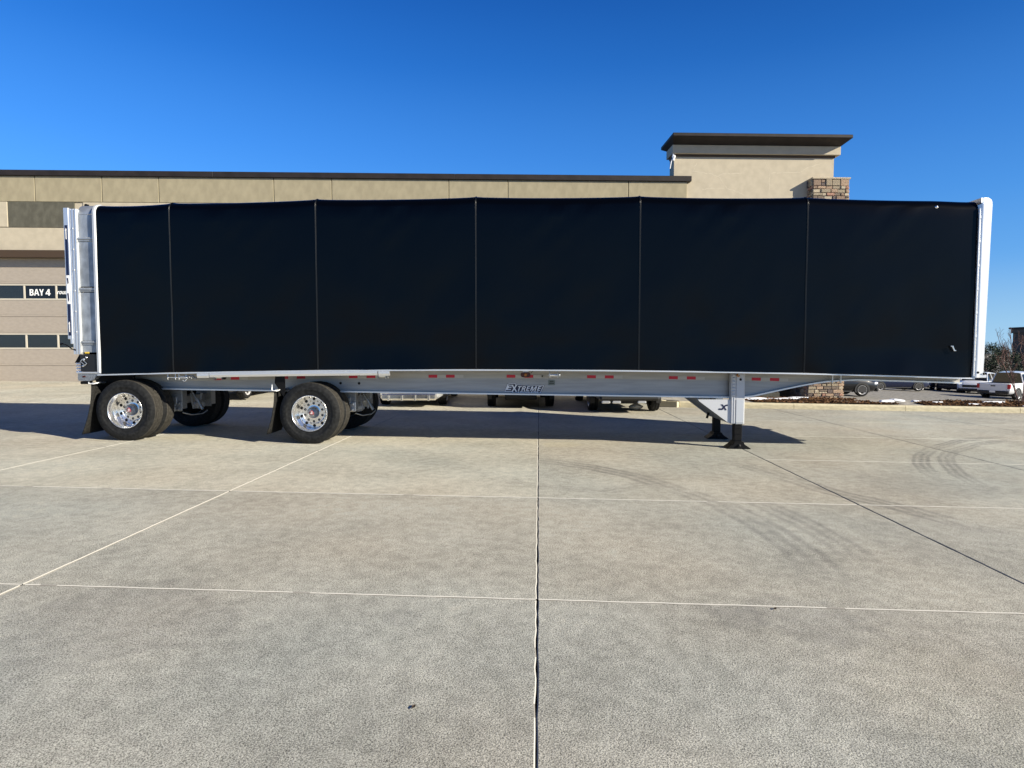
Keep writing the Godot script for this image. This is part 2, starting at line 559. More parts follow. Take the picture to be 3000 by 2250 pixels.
func stroke(im: Image, pts: PackedVector2Array, half: float, much: float, tint: Color) -> void:
	var cv := Curve2D.new()
	for i in pts.size():
		var d := (pts[mini(i + 1, pts.size() - 1)] - pts[maxi(i - 1, 0)]) * 0.17
		cv.add_point(pts[i], -d, d)
	var done := {}
	var L := cv.get_baked_length()
	var s := 0.0
	var half_px := half / 0.025
	while s < L:
		var p := cv.sample_baked(s)
		var q := cv.sample_baked(minf(s + 0.03, L))
		var dir := (q - p).normalized() if q != p else Vector2.RIGHT
		var side := Vector2(-dir.y, dir.x)
		var fade := smoothstep(0.0, L * 0.2, s) * smoothstep(0.0, L * 0.25, L - s)
		for k in range(-int(half_px) - 1, int(half_px) + 2):
			var t := k / half_px
			var c := yard_px(p + side * (k * 0.025))
			var key := Vector2i(c)
			if done.has(key) or key.x < 0 or key.y < 0 or key.x >= 2048 or key.y >= 1408:
				continue
			done[key] = true
			var tread := 0.6 + 0.4 * cos(t * 9.0)
			var n := clampf(0.62 + 0.35 * nz.get_noise_2d(key.x * 9.0, key.y * 9.0) + 0.6 * nz.get_noise_2d(key.x * 1.2, key.y * 1.2), 0.0, 1.0)
			var e := much * fade * smoothstep(1.05, 0.7, absf(t)) * n * tread * 1.5
			im.set_pixelv(key, im.get_pixelv(key).lerp(tint, clampf(e * 0.9, 0, 0.8)))
		s += 0.02

func blot(im: Image, at: Vector2, r: float, much: float) -> void:   # a dusty pale spill (much > 0) or a dark one
	var c := Vector2i(yard_px(at))
	var R := int(r / 0.025 * 1.4)
	for y in range(-R, R + 1):
		for x in range(-R, R + 1):
			var p := c + Vector2i(x, y)
			if p.x < 0 or p.y < 0 or p.x >= 2048 or p.y >= 1408: continue
			var d := Vector2(x, y).length() * 0.025 / r
			d += 0.55 * nz.get_noise_2d(p.x * 3.0, p.y * 3.0) + 0.25 * nz.get_noise_2d(p.x * 11.0, p.y * 11.0)
			var e := smoothstep(1.0, 0.75, d) * absf(much)
			im.set_pixelv(p, im.get_pixelv(p).lerp(Color(0.98, 0.96, 0.90) if much > 0 else Color(0.40, 0.41, 0.46), e))

func make_yard() -> void:
	make_yard_texture()
	# the open ground all round, a little below the slabs
	var st := S(true)
	var xs := []
	for i in range(-30, 31): xs.append(i * 4.0 if absi(i) < 20 else signf(i) * (80.0 + pow(absf(i) - 20.0, 2.0) * 9.0))
	for i in xs.size() - 1:
		for k in xs.size() - 1:
			var p := []
			for c in [[i, k], [i + 1, k], [i + 1, k + 1], [i, k + 1]]:
				var x: float = xs[c[0]]
				var z: float = xs[c[1]]
				var y := g(x, z) - 0.05
				if x > 7.0 and z < -21.0: y = lot(x, z) - 0.75
				p.append(Vector3(x, y, z))
			quad(st, p[0], p[1], p[2], p[3], Vector3.UP)
	tag(obj("ground", st, M.plain_concrete), "open concrete ground around the yard", "", "", "structure")
	var yard := thing("pavement", "jointed concrete slabs of the yard under the trailer", "", Vector3.ZERO, 0.0, "", "structure")
	st = S(true)
	for i in range(-8, 7):
		for k in range(-4, 8):
			if i >= 1 and k > 4: continue
			var p := []
			for c in [[i, k], [i + 1, k], [i + 1, k + 1], [i, k + 1]]:
				var q := grid(c[0], c[1])
				p.append(Vector3(q.x, g(q.x, q.y) - 0.022, q.y))
			quad(st, p[0], p[1], p[2], p[3], Vector3.UP)
	obj("joint_bed", st, M.joint_dark, yard)
	for i in range(-8, 7):
		for k in range(-4, 8):
			if i >= 1 and k > 4: continue
			slab(yard, i, k)

func slab(yard: Node3D, i: int, k: int) -> void:
	var o := grid(i, k)
	var far := 0.55 if i >= 1 and k == 4 else 0.0
	var bx := Vector2(cos(YAW), sin(YAW))
	var az := Vector2(sin(YAW), -cos(YAW))
	var wide := 3.40
	var deep := 2.74 + far
	var NX := 30
	var NZ := 26
	var P := []
	for c in NZ + 1:
		var row := []
		for r in NX + 1:
			var u := wide * r / NX
			var v := deep * c / NZ
			var gl := 0.004 if i == 0 else 0.006   # half the joint
			var gr := 0.004 if i == -1 else 0.006
			if r == 0: u = gl + 0.006 + rng.randf_range(-0.004, 0.004)
			if r == NX: u = wide - gr - 0.006 + rng.randf_range(-0.003, 0.003)
			var tight: bool = i < 1 and k + (1 if c == NZ else 0) >= 2   # the far joints on the left are nearly closed
			if c == 0: v = (0.008 if tight else 0.012) + rng.randf_range(-0.003, 0.003)
			if c == NZ: v = deep - (0.008 if tight else 0.012) + rng.randf_range(-0.003, 0.003)
			var q := o + bx * u + az * v
			row.append(Vector3(q.x, g(q.x, q.y), q.y))
		P.append(row)
	var mesh := ArrayMesh.new()
	var st := S(true)
	for c in NZ:
		for r in NX:
			var p := [P[c][r], P[c][r + 1], P[c + 1][r + 1], P[c + 1][r]]
			var order := [0, 1, 2, 0, 2, 3]
			if (p[0] - p[2]).cross(p[0] - p[1]).y < 0: order = [0, 2, 1, 0, 3, 2]
			for w in order:
				st.set_uv(Vector2(p[w].x, p[w].z) / 1.5)
				st.set_uv2(Vector2((p[w].x + 27.0) / 51.0, (-p[w].z + 7.0) / 35.0))
				st.add_vertex(p[w])
	st.generate_normals()
	st.commit(mesh)
	mesh.surface_set_material(0, M.pour_1 if k < 0 else M.pour_0 if i >= 1 or k == 0 else M.pour_2 if i == 0 else M.yard_concrete)
	# rounded, salt-whitened lips and the walls of the joints
	var salt := S()
	var dull := S()
	var ns := 0
	var nd := 0
	for e in 4:
		var line := []
		var out: Vector2
		match e:
			0: line = P[0]; out = -az
			1: line = P[NZ]; out = az
			2:
				for row in P: line.append(row[0])
				out = -bx
			3:
				for row in P: line.append(row[NX])
				out = bx
		var bk := k + (1 if e == 1 else 0)
		var white := (e == 0 and (bk <= 1 or i >= 1)) or (e == 3 and i <= -1)
		var o3 := Vector3(out.x, 0, out.y)
		for w in line.size() - 1:
			var a: Vector3 = line[w]
			var b: Vector3 = line[w + 1]
			var to := salt if white and rng.randf() > 0.03 else dull
			if to == salt: ns += 1
			else: nd += 1
			var a1 := a + o3 * 0.006 - Vector3(0, 0.003, 0)
			var b1 := b + o3 * 0.006 - Vector3(0, 0.003, 0)
			quad(to, a, b, b1, a1, Vector3(0, 1, 0) + o3 * 0.3)
			quad(dull, a1, b1, b1 - Vector3(0, 0.03, 0), a1 - Vector3(0, 0.03, 0), o3)
			nd += 1
	for e in [[ns, salt, M.salt_white], [nd, dull, M.joint_edge]]:
		if e[0]:
			e[1].generate_normals()
			e[1].commit(mesh)
			mesh.surface_set_material(mesh.get_surface_count() - 1, e[2])
	var mi := MeshInstance3D.new()
	mi.mesh = mesh
	mi.name = "slab"
	yard.add_child(mi, true)

# ---------------------------------------------------------------- car park, kerb and planting beds
func sheet(st: SurfaceTool, poly: Array, step: float, lift: float, h: Callable) -> void:   # a gridded sheet over an outline in x, z, following h
	var pv := PackedVector2Array(poly)
	var lo := pv[0]
	var hi := pv[0]
	for p in pv:
		lo = lo.min(p)
		hi = hi.max(p)
	var x := lo.x
	while x < hi.x:
		var z := lo.y
		while z < hi.y:
			var cell := PackedVector2Array([Vector2(x, z), Vector2(x + step, z), Vector2(x + step, z + step), Vector2(x, z + step)])
			for part in Geometry2D.intersect_polygons(pv, cell):
				var idx := Geometry2D.triangulate_polygon(part)
				for k in range(0, idx.size(), 3):
					var t := []
					for w in 3:
						var q: Vector2 = part[idx[k + w]]
						t.append(Vector3(q.x, h.call(q.x, q.y) + lift, q.y))
					tri(st, t[0], t[1], t[2], Vector3.UP)
			z += step
		x += step

func make_car_park() -> void:
	var st := S(true)
	sheet(st, [Vector2(4.6, -18.4), Vector2(60, -15.8), Vector2(95, -15), Vector2(95, -95), Vector2(13.2, -95), Vector2(13.2, -25.4), Vector2(4.6, -25.4)], 2.5, 0.0, lot)
	tag(obj("parking_lot", st, M.asphalt), "pale grey asphalt of the car park beyond the kerb", "", "", "structure")
	# kerb: concrete lengths with joints, turning back towards the building at its left end
	var kerb := thing("kerb", "pale concrete kerb along the far side of the yard", "", Vector3.ZERO, 0.0, "", "structure")
	var path := [Vector2(4.3, -24.4), Vector2(4.3, -21.4), Vector2(4.32, -19.0), Vector2(4.5, -18.45), Vector2(4.95, -18.15), Vector2(6.0, -17.97)]
	var x := 8.2
	while x < 44.0:
		path.append(Vector2(x, -17.97 + (x - 6.0) * 0.075))
		x += 3.1
	for i in path.size() - 1:
		st = S()
		var a: Vector2 = path[i]
		var b: Vector2 = path[i + 1]
		var t := (b - a).normalized()
		var n := Vector2(-t.y, t.x)   # away from the yard is the other side
		if n.dot(Vector2(0, 1)) < 0 and i > 3: n = -n
		if i <= 3: n = Vector2(t.y, -t.x) if Vector2(t.y, -t.x).x < 0 or i > 2 else n
		var a2 := a + t * 0.006
		var b2 := b - t * 0.006
		var sec := []
		for q in [a2, b2]:
			var y := g(q.x, q.y)
			var f := []
			for s in [[0.0, -0.1], [0.0, 0.11], [0.012, 0.14], [0.035, 0.155], [0.17, 0.158], [0.17, -0.2]]:
				var w: Vector2 = q - n * s[0]
				f.append(Vector3(w.x, y + s[1], w.y))
			sec.append(f)
		for k in 5:
			var mid: Vector3 = (sec[0][k] + sec[0][k + 1]) * 0.5
			var cen := Vector3(a2.x - n.x * 0.085, g(a2.x, a2.y), a2.y - n.y * 0.085)
			quad(st, sec[0][k], sec[1][k], sec[1][k + 1], sec[0][k + 1], mid - cen)
		for e in 2:
			var f: Array = sec[e]
			var dirv := Vector3(t.x, 0, t.y) * (-1.0 if e == 0 else 1.0)
			for k in range(1, 5):
				tri(st, f[0], f[k], f[k + 1], dirv)
		obj("kerb_block", st, M.kerb_concrete, kerb)
	# beds and walk behind the kerb
	var bed := func(px: float, pz: float) -> float: return lerpf(g(px, pz) + 0.15, lot(px, pz) + 0.09, smoothstep(18.5, 23.0, -pz - 0.05 * px)) + 0.05 * nz.get_noise_2d(px * 60.0, pz * 60.0)
	var beds := [
		[Vector2(7.2, -18.05), Vector2(10.3, -17.83), Vector2(11.4, -17.75), Vector2(10.9, -19.6), Vector2(12.6, -22.2), Vector2(12.9, -23.6), Vector2(12.8, -24.8), Vector2(7.2, -24.8)],
		[Vector2(12.0, -17.72), Vector2(44, -15.4), Vector2(44, -17.5), Vector2(16.5, -19.6), Vector2(13.6, -19.7), Vector2(12.2, -18.6)],
	]
	st = S(true)
	sheet(st, [Vector2(4.45, -24.6), Vector2(4.47, -19.0), Vector2(5.1, -18.35), Vector2(6.0, -18.15), Vector2(14.0, -17.55), Vector2(15.0, -21.4), Vector2(13.4, -24.8), Vector2(13.0, -25.0)], 0.8, 0.0, func(px: float, pz: float) -> float: return lerpf(g(px, pz) + 0.152, lot(px, pz) + 0.10, smoothstep(18.5, 23.0, -pz - 0.05 * px)))
	tag(obj("sidewalk", st, M.plain_concrete), "concrete walk between the kerb and the car park", "", "", "structure")
	for k in 2:
		st = S(true)
		sheet(st, beds[k], 0.4, 0.015, bed)
		tag(obj("planting_bed", st, M.mulch_bed), ["brown mulched bed at the foot of the stone pillar", "brown mulched bed along the kerb at the right edge"][k], "", "", "structure")
		# shreds of bark lying on the bed
		var chip := S()
		box(chip, Vector3.ZERO, Vector3(0.085, 0.012, 0.026))
		chip.generate_normals()
		var mm := MultiMesh.new()
		mm.transform_format = MultiMesh.TRANSFORM_3D
		mm.use_colors = true
		mm.mesh = chip.commit()
		mm.mesh.surface_set_material(0, M.mulch)
		var where := []
		var tries := 0
		var pv := PackedVector2Array(beds[k])
		while where.size() < 4200 and tries < 40000:
			tries += 1
			var p := Vector2(rng.randf_range(7.2, 13.0), rng.randf_range(-24.8, -17.7)) if k == 0 else Vector2(rng.randf_range(12.0, 27.0), rng.randf_range(-20.0, -16.4))
			if Geometry2D.is_point_in_polygon(p, pv):
				var bsx := Basis.from_euler(Vector3(rng.randf_range(-0.6, 0.6), rng.randf() * TAU, rng.randf_range(-0.6, 0.6))).scaled(Vector3.ONE * rng.randf_range(0.5, 1.6))
				where.append(Transform3D(bsx, Vector3(p.x, bed.call(p.x, p.y) + 0.022, p.y)))
		mm.instance_count = where.size()
		for q in where.size():
			mm.set_instance_transform(q, where[q])
			var f := rng.randf_range(0.35, 1.9)
			mm.set_instance_color(q, Color(f * 1.05, f, f * rng.randf_range(0.75, 1.0)))
		var mi := MultiMeshInstance3D.new()
		mi.multimesh = mm
		mi.name = numbered("bark_mulch")
		add_child(mi)
		tag(mi, ["shredded bark over the bed by the stone pillar", "shredded bark over the bed at the right edge"][k], "mulch", "", "stuff")
	# old snow
	var patches := [[7.6, -19.3, 1.0, 0.28], [8.7, -19.6, 1.1, 0.25], [9.4, -20.0, 0.7, 0.2], [12.2, -19.4, 0.45, 0.13], [12.6, -19.1, 0.3, 0.1], [11.6, -19.0, 0.4, 0.1], [13.7, -18.2, 0.5, 0.10], [14.9, -18.9, 0.7, 0.13], [15.6, -18.3, 0.45, 0.1], [16.4, -18.9, 0.5, 0.1], [17.3, -18.5, 0.5, 0.12], [13.1, -18.9, 0.4, 0.08], [15.2, -17.9, 0.5, 0.07], [18.4, -18.3, 0.6, 0.12], [16.0, -17.9, 0.3, 0.06]]
	for pt in patches:
		st = S(true)
		dollop(st, pt[0], pt[1], pt[2] * 0.55, pt[3] * 0.8, 0.018, func(px: float, pz: float) -> float: return bed.call(px, pz) + 0.04)
		var right: bool = pt[0] > 13.0 and pt[1] > -19.0
		tag(obj("snow_patch", st, M.snow), "small patch of old snow on the mulch along the right end of the kerb" if right else "small patch of old snow on the mulch near the stone pillar", "snow", "old snow on the right-hand bed" if right else "old snow on the bed by the pillar")
	st = S(true)
	dollop(st, 17.6, -27.5, 4.2, 1.9, 0.012, func(px: float, pz: float) -> float: return lot(px, pz) + 0.004)
	tag(obj("snow_patch", st, M.snow), "broad strip of snow on the asphalt in front of the black sedan", "snow")

func dollop(st: SurfaceTool, x: float, z: float, rx: float, rz: float, tall: float, h: Callable) -> void:
	var R := 6
	var K := 26
	var rows := []
	for r in R + 1:
		var row := []
		for k in K:
			var a := TAU * k / K
			var t := float(r) / R
			var edge := 1.0 + 0.45 * nz.get_noise_2d(x * 30.0 + cos(a) * 60.0, z * 30.0 + sin(a) * 60.0)
			var px := x + cos(a) * rx * t * edge
			var pz := z + sin(a) * rz * t * edge
			row.append(Vector3(px, h.call(px, pz) + tall * (1.0 - t * t) - (0.05 if r == R else 0.0), pz))
		rows.append(row)
	for r in R:
		for k in K:
			var k2 := (k + 1) % K
			quad(st, rows[r][k], rows[r + 1][k], rows[r + 1][k2], rows[r][k2], Vector3.UP)

# ---------------------------------------------------------------- building
func make_building() -> void:
	var b := thing("service_building", "tan stucco service building with brown coping, raised right bay and stone pillar", "building", Vector3(-19.7, 0, -24.0), 0.0325)
	# the long wing: wall round the door
	var st := S()
	box(st, Vector3(-10.35, 3.0, -0.17), Vector3(19.4, 8.68, 0.3))
	box(st, Vector3(14.65, 3.0, -0.17), Vector3(23.1, 8.68, 0.3))
	box(st, Vector3(1.225, 5.62, -0.17), Vector3(3.75, 0.86, 0.3))
	box(st, Vector3(1.225, 7.0, -0.185), Vector3(3.75, 0.7, 0.27))
	obj("wall", st, M.stucco_light, b)
	st = S()
	box(st, Vector3(-10.0, 3.6, -12.5), Vector3(0.3, 8.0, 24.0))
	box(st, Vector3(32.55, 3.4, -12.5), Vector3(0.3, 8.6, 23.0))
	box(st, Vector3(11.0, 3.6, -24.6), Vector3(43.0, 8.4, 0.3))
	obj("rear_wall", st, M.stucco_light, b)
	st = S()
	box(st, Vector3(11.2, 7.75, -12.4), Vector3(43.0, 0.25, 24.0))
	obj("roof", st, M.coping_brown, b)
	# the band of stucco panels under the coping
	var j := [-20.0, -14.2, -9.6, -5.2, -1.4, 1.31, 3.84, 6.0, 10.41, 12.65, 17.22, 19.55, 24.34, 26.70]
	for k in j.size() - 1:
		st = S()
		box(st, Vector3((j[k] + j[k + 1]) * 0.5, 7.83, -0.15), Vector3(j[k + 1] - j[k] - 0.022, 0.975, 0.30), 0.012)
		obj("stucco_panel", st, M.stucco_band, b)
	st = S()
	box(st, Vector3(3.35, 7.83, -0.20), Vector3(46.6, 0.97, 0.28))
	obj("panel_joints", st, M.joint_dark, b)
	for k in 5:
		st = S()
		var x0 := -20.0 + k * 9.37
		box(st, Vector3(x0 + 4.685, 8.425, -0.13), Vector3(9.366, 0.21, 0.42), 0.01)
		obj("coping", st, M.coping_brown, b)
	# recessed grey panel and its pale neighbour
	st = S()
	box(st, Vector3(1.52, 6.85, -0.045), Vector3(2.5, 0.97, 0.09), 0.006)
	obj("grey_panel", st, M.stucco_grey, b)
	st = S()
	box(st, Vector3(-0.62, 6.85, -0.03), Vector3(1.74, 0.96, 0.10), 0.008)
	obj("stucco_panel", st, M.stucco_light, b)
	st = S()
	box(st, Vector3(1.225, 5.915, -0.02), Vector3(9.0, 0.86, 0.08), 0.008)
	obj("stucco_panel", st, M.stucco_light, b)
	# steel beam over the door
	st = S()
	box(st, Vector3(1.225, 5.325, 0.02), Vector3(4.3, 0.27, 0.30), 0.006)
	obj("door_beam", st, M.trim_brown, b)
	# sectional door
	var d := sub("garage_door", b)
	var y := 0.37
	var n := 0
	while y < 5.19:
		var top := minf(y + 0.64, 5.19)
		st = S()
		if n == 2 or n == 5:   # a row of panes: stiles and rails round them
			box(st, Vector3(1.225, y + 0.038, -0.20), Vector3(3.74, 0.07, 0.06), 0.006)
			box(st, Vector3(1.225, top - 0.035, -0.20), Vector3(3.74, 0.064, 0.06), 0.006)
			for x in [-0.62, 0.62, 1.84, 3.06]:
				box(st, Vector3(x, (y + top) * 0.5, -0.20), Vector3(0.065 if absf(x - 1.2) < 1.0 else 0.10, 0.505, 0.058), 0.006)
			obj("window_frame", st, M.door_frame, d)
			for k in 3:
				st = S()
				box(st, Vector3(0.0 + 1.22 * k, (y + top) * 0.5, -0.205), Vector3(1.16, 0.51, 0.012))
				obj("pane", st, M.window_film if n == 5 and k > 0 else M.dark_glass, d)
		else:
			box(st, Vector3(1.225, (y + top) * 0.5, -0.20), Vector3(3.74, top - y - 0.008, 0.06), 0.008)
			box(st, Vector3(1.225, (y + top) * 0.5, -0.168), Vector3(3.60, top - y - 0.16, 0.006), 0.002)
			obj("door_section", st, M.door_taupe, d)
		y = top
		n += 1
	lettering("bay_lettering", "BAY", 0.252, 0.545, "Droid Sans", true, 0.0, Transform3D(Basis(), Vector3(1.085, 3.885, -0.196)), M.print_white, d)
	lettering("bay_number", "4", 0.252, 0.185, "Droid Sans", true, 0.0, Transform3D(Basis(), Vector3(1.515, 3.885, -0.196)), M.print_white, d)
	lettering("script_lettering", "routes", 0.15, 0.56, "Droid Sans", true, 0.25, Transform3D(Basis(), Vector3(2.16, 3.885, -0.196)), M.print_white, d)
	# the raised bay on the right: wall with a shopfront under it
	st = S()
	box(st, Vector3(29.45, 6.2, -0.45), Vector3(6.5, 6.3, 0.6))
	box(st, Vector3(26.75, 1.2, -0.45), Vector3(1.1, 3.7, 0.6))
	box(st, Vector3(32.2, 1.2, -0.45), Vector3(1.0, 3.7, 0.6))
	obj("parapet_wall", st, M.stucco_light, b)
	for line in [[[470, 478], [560, 490], [650, 500], [720, 525], [755, 580], [800, 630], [880, 655], [960, 690]], [[1145, 370], [1180, 450], [1195, 485], [1300, 482], [1480, 480], [1540, 440], [1690, 392]], [[715, 515], [760, 497], [930, 493]], [[560, 640], [640, 630], [770, 632]], [[505, 400], [480, 470]], [[1196, 485], [1196, 640]]]:
		st = S(true)
		var last := Vector3.ZERO
		for q in line.size():
			var p := Vector3(26.22 + (line[q][0] - 300.0) * 0.004312, 9.33 - (line[q][1] - 350.0) * 0.00437, -0.148)
			if q > 0:
				var from := last
				for e in 8:
					var to := last.lerp(p, (e + 1) / 8.0) + (Vector3(rng.randf_range(-0.02, 0.02), rng.randf_range(-0.022, 0.022), 0) if e < 7 else Vector3.ZERO)
					var s: Vector3 = (to - from).normalized().cross(Vector3(0, 0, 1)) * rng.randf_range(0.004, 0.016)
					quad(st, from + s, to + s, to - s, from - s, Vector3(0, 0, 1))
					from = to
			last = p
		obj("patched_crack", st, M.stucco_crack, b)
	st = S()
	box(st, Vector3(29.45, 9.39, -0.44), Vector3(6.56, 0.09, 0.66), 0.01)  # underside of the band, with the shadow below it put into the brown
	obj("cornice_shadow_strip", st, M.trim_brown, b)
	st = S()
	box(st, Vector3(29.49, 9.60, -0.44), Vector3(6.80, 0.335, 0.88), 0.01)
	obj("cornice_band", st, M.stucco_light, b)
	st = S()
	var lo := [Vector3(26.11, 9.767, 0.02), Vector3(32.88, 9.767, 0.02), Vector3(32.88, 9.767, -0.88), Vector3(26.11, 9.767, -0.88)]
	var hi := [Vector3(25.96, 9.93, 0.52), Vector3(33.06, 9.93, 0.52), Vector3(33.06, 9.93, -1.2), Vector3(25.96, 9.93, -1.2)]
	for k in 4:
		quad(st, lo[k], lo[(k + 1) % 4], hi[(k + 1) % 4], hi[k], lo[k] + lo[(k + 1) % 4] - Vector3(58.86, 19.4, -0.8) - Vector3(0, 1, 0))
	quad(st, lo[0], lo[1], lo[2], lo[3], Vector3.DOWN)
	quad(st, hi[0], hi[1], hi[2], hi[3], Vector3.UP)
	obj("soffit", st, M.coping_brown, b)
	st = S()
	box(st, Vector3(29.51, 9.992, -0.34), Vector3(7.12, 0.13, 1.74), 0.015)
	obj("fascia", st, M.coping_brown, b)
	# shopfront
	var sf := sub("shopfront", b)
	st = S()
	box(st, Vector3(29.0, -0.32, -0.35), Vector3(3.4, 0.40, 0.4), 0.01)
	obj("sill", st, M.cornice_green, sf)
	for k in 4:
		st = S()
		box(st, Vector3(27.32 + k * 1.12, 1.45, -0.35), Vector3(0.07, 3.2, 0.12), 0.006)
		obj("mullion", st, M.door_frame if k == 2 else M.trim_brown, sf)
	for k in 3:
		st = S()
		box(st, Vector3(27.88 + k * 1.12, 1.46, -0.36), Vector3(1.05, 3.18, 0.012))
		obj("pane", st, M.dark_glass, sf)
	# stone pillar
	var pl := sub("stone_pillar", b)
	var x0 := 31.68
	var x1 := 33.14
	var zf := 0.18
	var deep := 1.35
	st = S()
	box(st, Vector3((x0 + x1) * 0.5, 3.92, zf - deep * 0.5 - 0.01), Vector3(x1 - x0 - 0.03, 8.96, deep), 0.0)
	obj("mortar_core", st, M.mortar, pl)
	st = S()
	box(st, Vector3((x0 + x1) * 0.5, 8.45, zf - deep * 0.5 + 0.02), Vector3(x1 - x0 + 0.10, 0.07, deep + 0.10), 0.012)
	obj("capstone", st, M.stone_2, pl)
	var yy := -0.55
	var rest := S()
	while yy < 8.40:
		var hh := rng.randf_range(0.10, 0.165)
		if yy + hh > 8.28: hh = 8.415 - yy
		var shown := yy < 1.3 or yy > 7.4
		for face in 3:   # front, left, right
			var from := 0.0
			var L := x1 - x0 if face == 0 else deep
			while from < L - 0.01:
				var w := rng.randf_range(0.15, 0.40)
				if L - from - w < 0.13: w = L - from
				var rows := [[yy, hh]]
				if rng.randf() < 0.12 and hh > 0.14: rows = [[yy, hh * 0.45], [yy + hh * 0.45, hh * 0.55]]
				for r in rows:
					var t := rng.randf_range(0.03, 0.075)
					var c := Vector3(x0 + from + w * 0.5, r[0] + r[1] * 0.5, zf + t * 0.5 - 0.02)
					var s := Vector3(w - rng.randf_range(0.012, 0.028), r[1] - rng.randf_range(0.012, 0.026), t + 0.04)
					if face == 1:
						c = Vector3(x0 - t * 0.5 + 0.02, c.y, zf - from - w * 0.5)
						s = Vector3(s.z, s.y, s.x)
					elif face == 2:
						c = Vector3(x1 + t * 0.5 - 0.02, c.y, zf - from - w * 0.5)
						s = Vector3(s.z, s.y, s.x)
					var own: bool = shown and face < 2 and from < 1.4 - 0.7 * face
					var to := S() if own else rest
					box(to, c, s, rng.randf_range(0.008, 0.02), Basis.from_euler(Vector3(rng.randf_range(-0.03, 0.03), rng.randf_range(-0.03, 0.03), rng.randf_range(-0.02, 0.02))))
					if own:
						obj("stone", to, M["stone_%d" % [0, 0, 1, 2, 2, 3, 4, 5, 5, 6][rng.randi() % 10]], pl)
				from += w
		yy += hh
	tag(obj("stone_courses", rest, M.stone_0, pl), "", "", "", "stuff")
	# small fitting at the upper left corner of the raised bay
	st = S(true)
	var at := b.transform * Vector3(26.14, 9.2, -0.16)
	box(st, Vector3(0.02, 0.06, 0.10), Vector3(0.10, 0.24, 0.10), 0.03, Basis.from_euler(Vector3(0, 0, -0.3)))
	tube(st, [Vector3(0.02, 0.30, 0.08), Vector3(0.0, 0.20, 0.10), Vector3(-0.02, 0.08, 0.10)], 0.035, 8)
	tube(st, [Vector3(-0.05, 0.02, 0.10), Vector3(-0.09, -0.12, 0.12), Vector3(-0.13, -0.36, 0.12)], 0.018, 7)
	var lamp := obj("wall_bracket", st, M.white_paint)
	lamp.position = at
	tag(lamp, "white bracket and arm at the upper left corner of the raised parapet", "bracket")

func lettering(called: String, text: String, cap: float, wide: float, face: String, bold: bool, lean: float, at: Transform3D, m: Material, parent: Node3D, thick := 0.004) -> void:
	var t := TextMesh.new()
	var f := SystemFont.new()
	f.font_names = PackedStringArray([face])
	f.font_weight = 700 if bold else 400
	t.font = f
	t.text = text
	t.font_size = 64
	t.depth = 1.0
	t.pixel_size = 0.01
	var st := SurfaceTool.new()
	var arr := t.get_mesh_arrays()
	var bb := t.get_aabb()
	st.begin(Mesh.PRIMITIVE_TRIANGLES)
	st.set_smooth_group(-1)
	var vs: PackedVector3Array = arr[Mesh.ARRAY_VERTEX]
	var ix: PackedInt32Array = arr[Mesh.ARRAY_INDEX] if arr[Mesh.ARRAY_INDEX] != null else PackedInt32Array(range(vs.size()))
	var cen := bb.get_center()
	for i in ix:
		var v := vs[i] - cen
		v = Vector3(v.x * wide / bb.size.x, v.y * cap / bb.size.y, v.z * thick)
		v.x += v.y * lean
		st.add_vertex(at * v)
	obj(called, st, m, parent)

# ---------------------------------------------------------------- the trailer
func cb(u: float) -> float:   # camber of the bed
	return -0.0021 * (u - 0.2) * (u - 0.2) - 0.0025 * u

func along(st: SurfaceTool, u0: float, u1: float, n: int, sec: Array, rise: Callable) -> void:   # a (y, z) outline drawn along the bed
	st.set_smooth_group(-1)
	var cen := Vector2()
	for s in sec: cen += s / sec.size()
	for i in n:
		var a := lerpf(u0, u1, float(i) / n)
		var b := lerpf(u0, u1, float(i + 1) / n)
		for k in sec.size():
			var p: Vector2 = sec[k]
			var q: Vector2 = sec[(k + 1) % sec.size()]
			var out := Vector2(q.y - p.y, p.x - q.x)
			if out.dot((p + q) * 0.5 - cen) < 0: out = -out
			quad(st, Vector3(a, p.x + rise.call(a), p.y), Vector3(b, p.x + rise.call(b), p.y), Vector3(b, q.x + rise.call(b), q.y), Vector3(a, q.x + rise.call(a), q.y), Vector3(0, out.x, out.y))
	for e in 2:
		var u := u0 if e == 0 else u1
		for k in range(1, sec.size() - 1):
			tri(st, Vector3(u, sec[0].x + rise.call(u), sec[0].y), Vector3(u, sec[k].x + rise.call(u), sec[k].y), Vector3(u, sec[k + 1].x + rise.call(u), sec[k + 1].y), Vector3(-1 if e == 0 else 1, 0, 0))

const BOWS := [-6.85, -5.61, -3.19, -0.585, 2.045, 4.67, 7.285]
const WIDE := 2.59

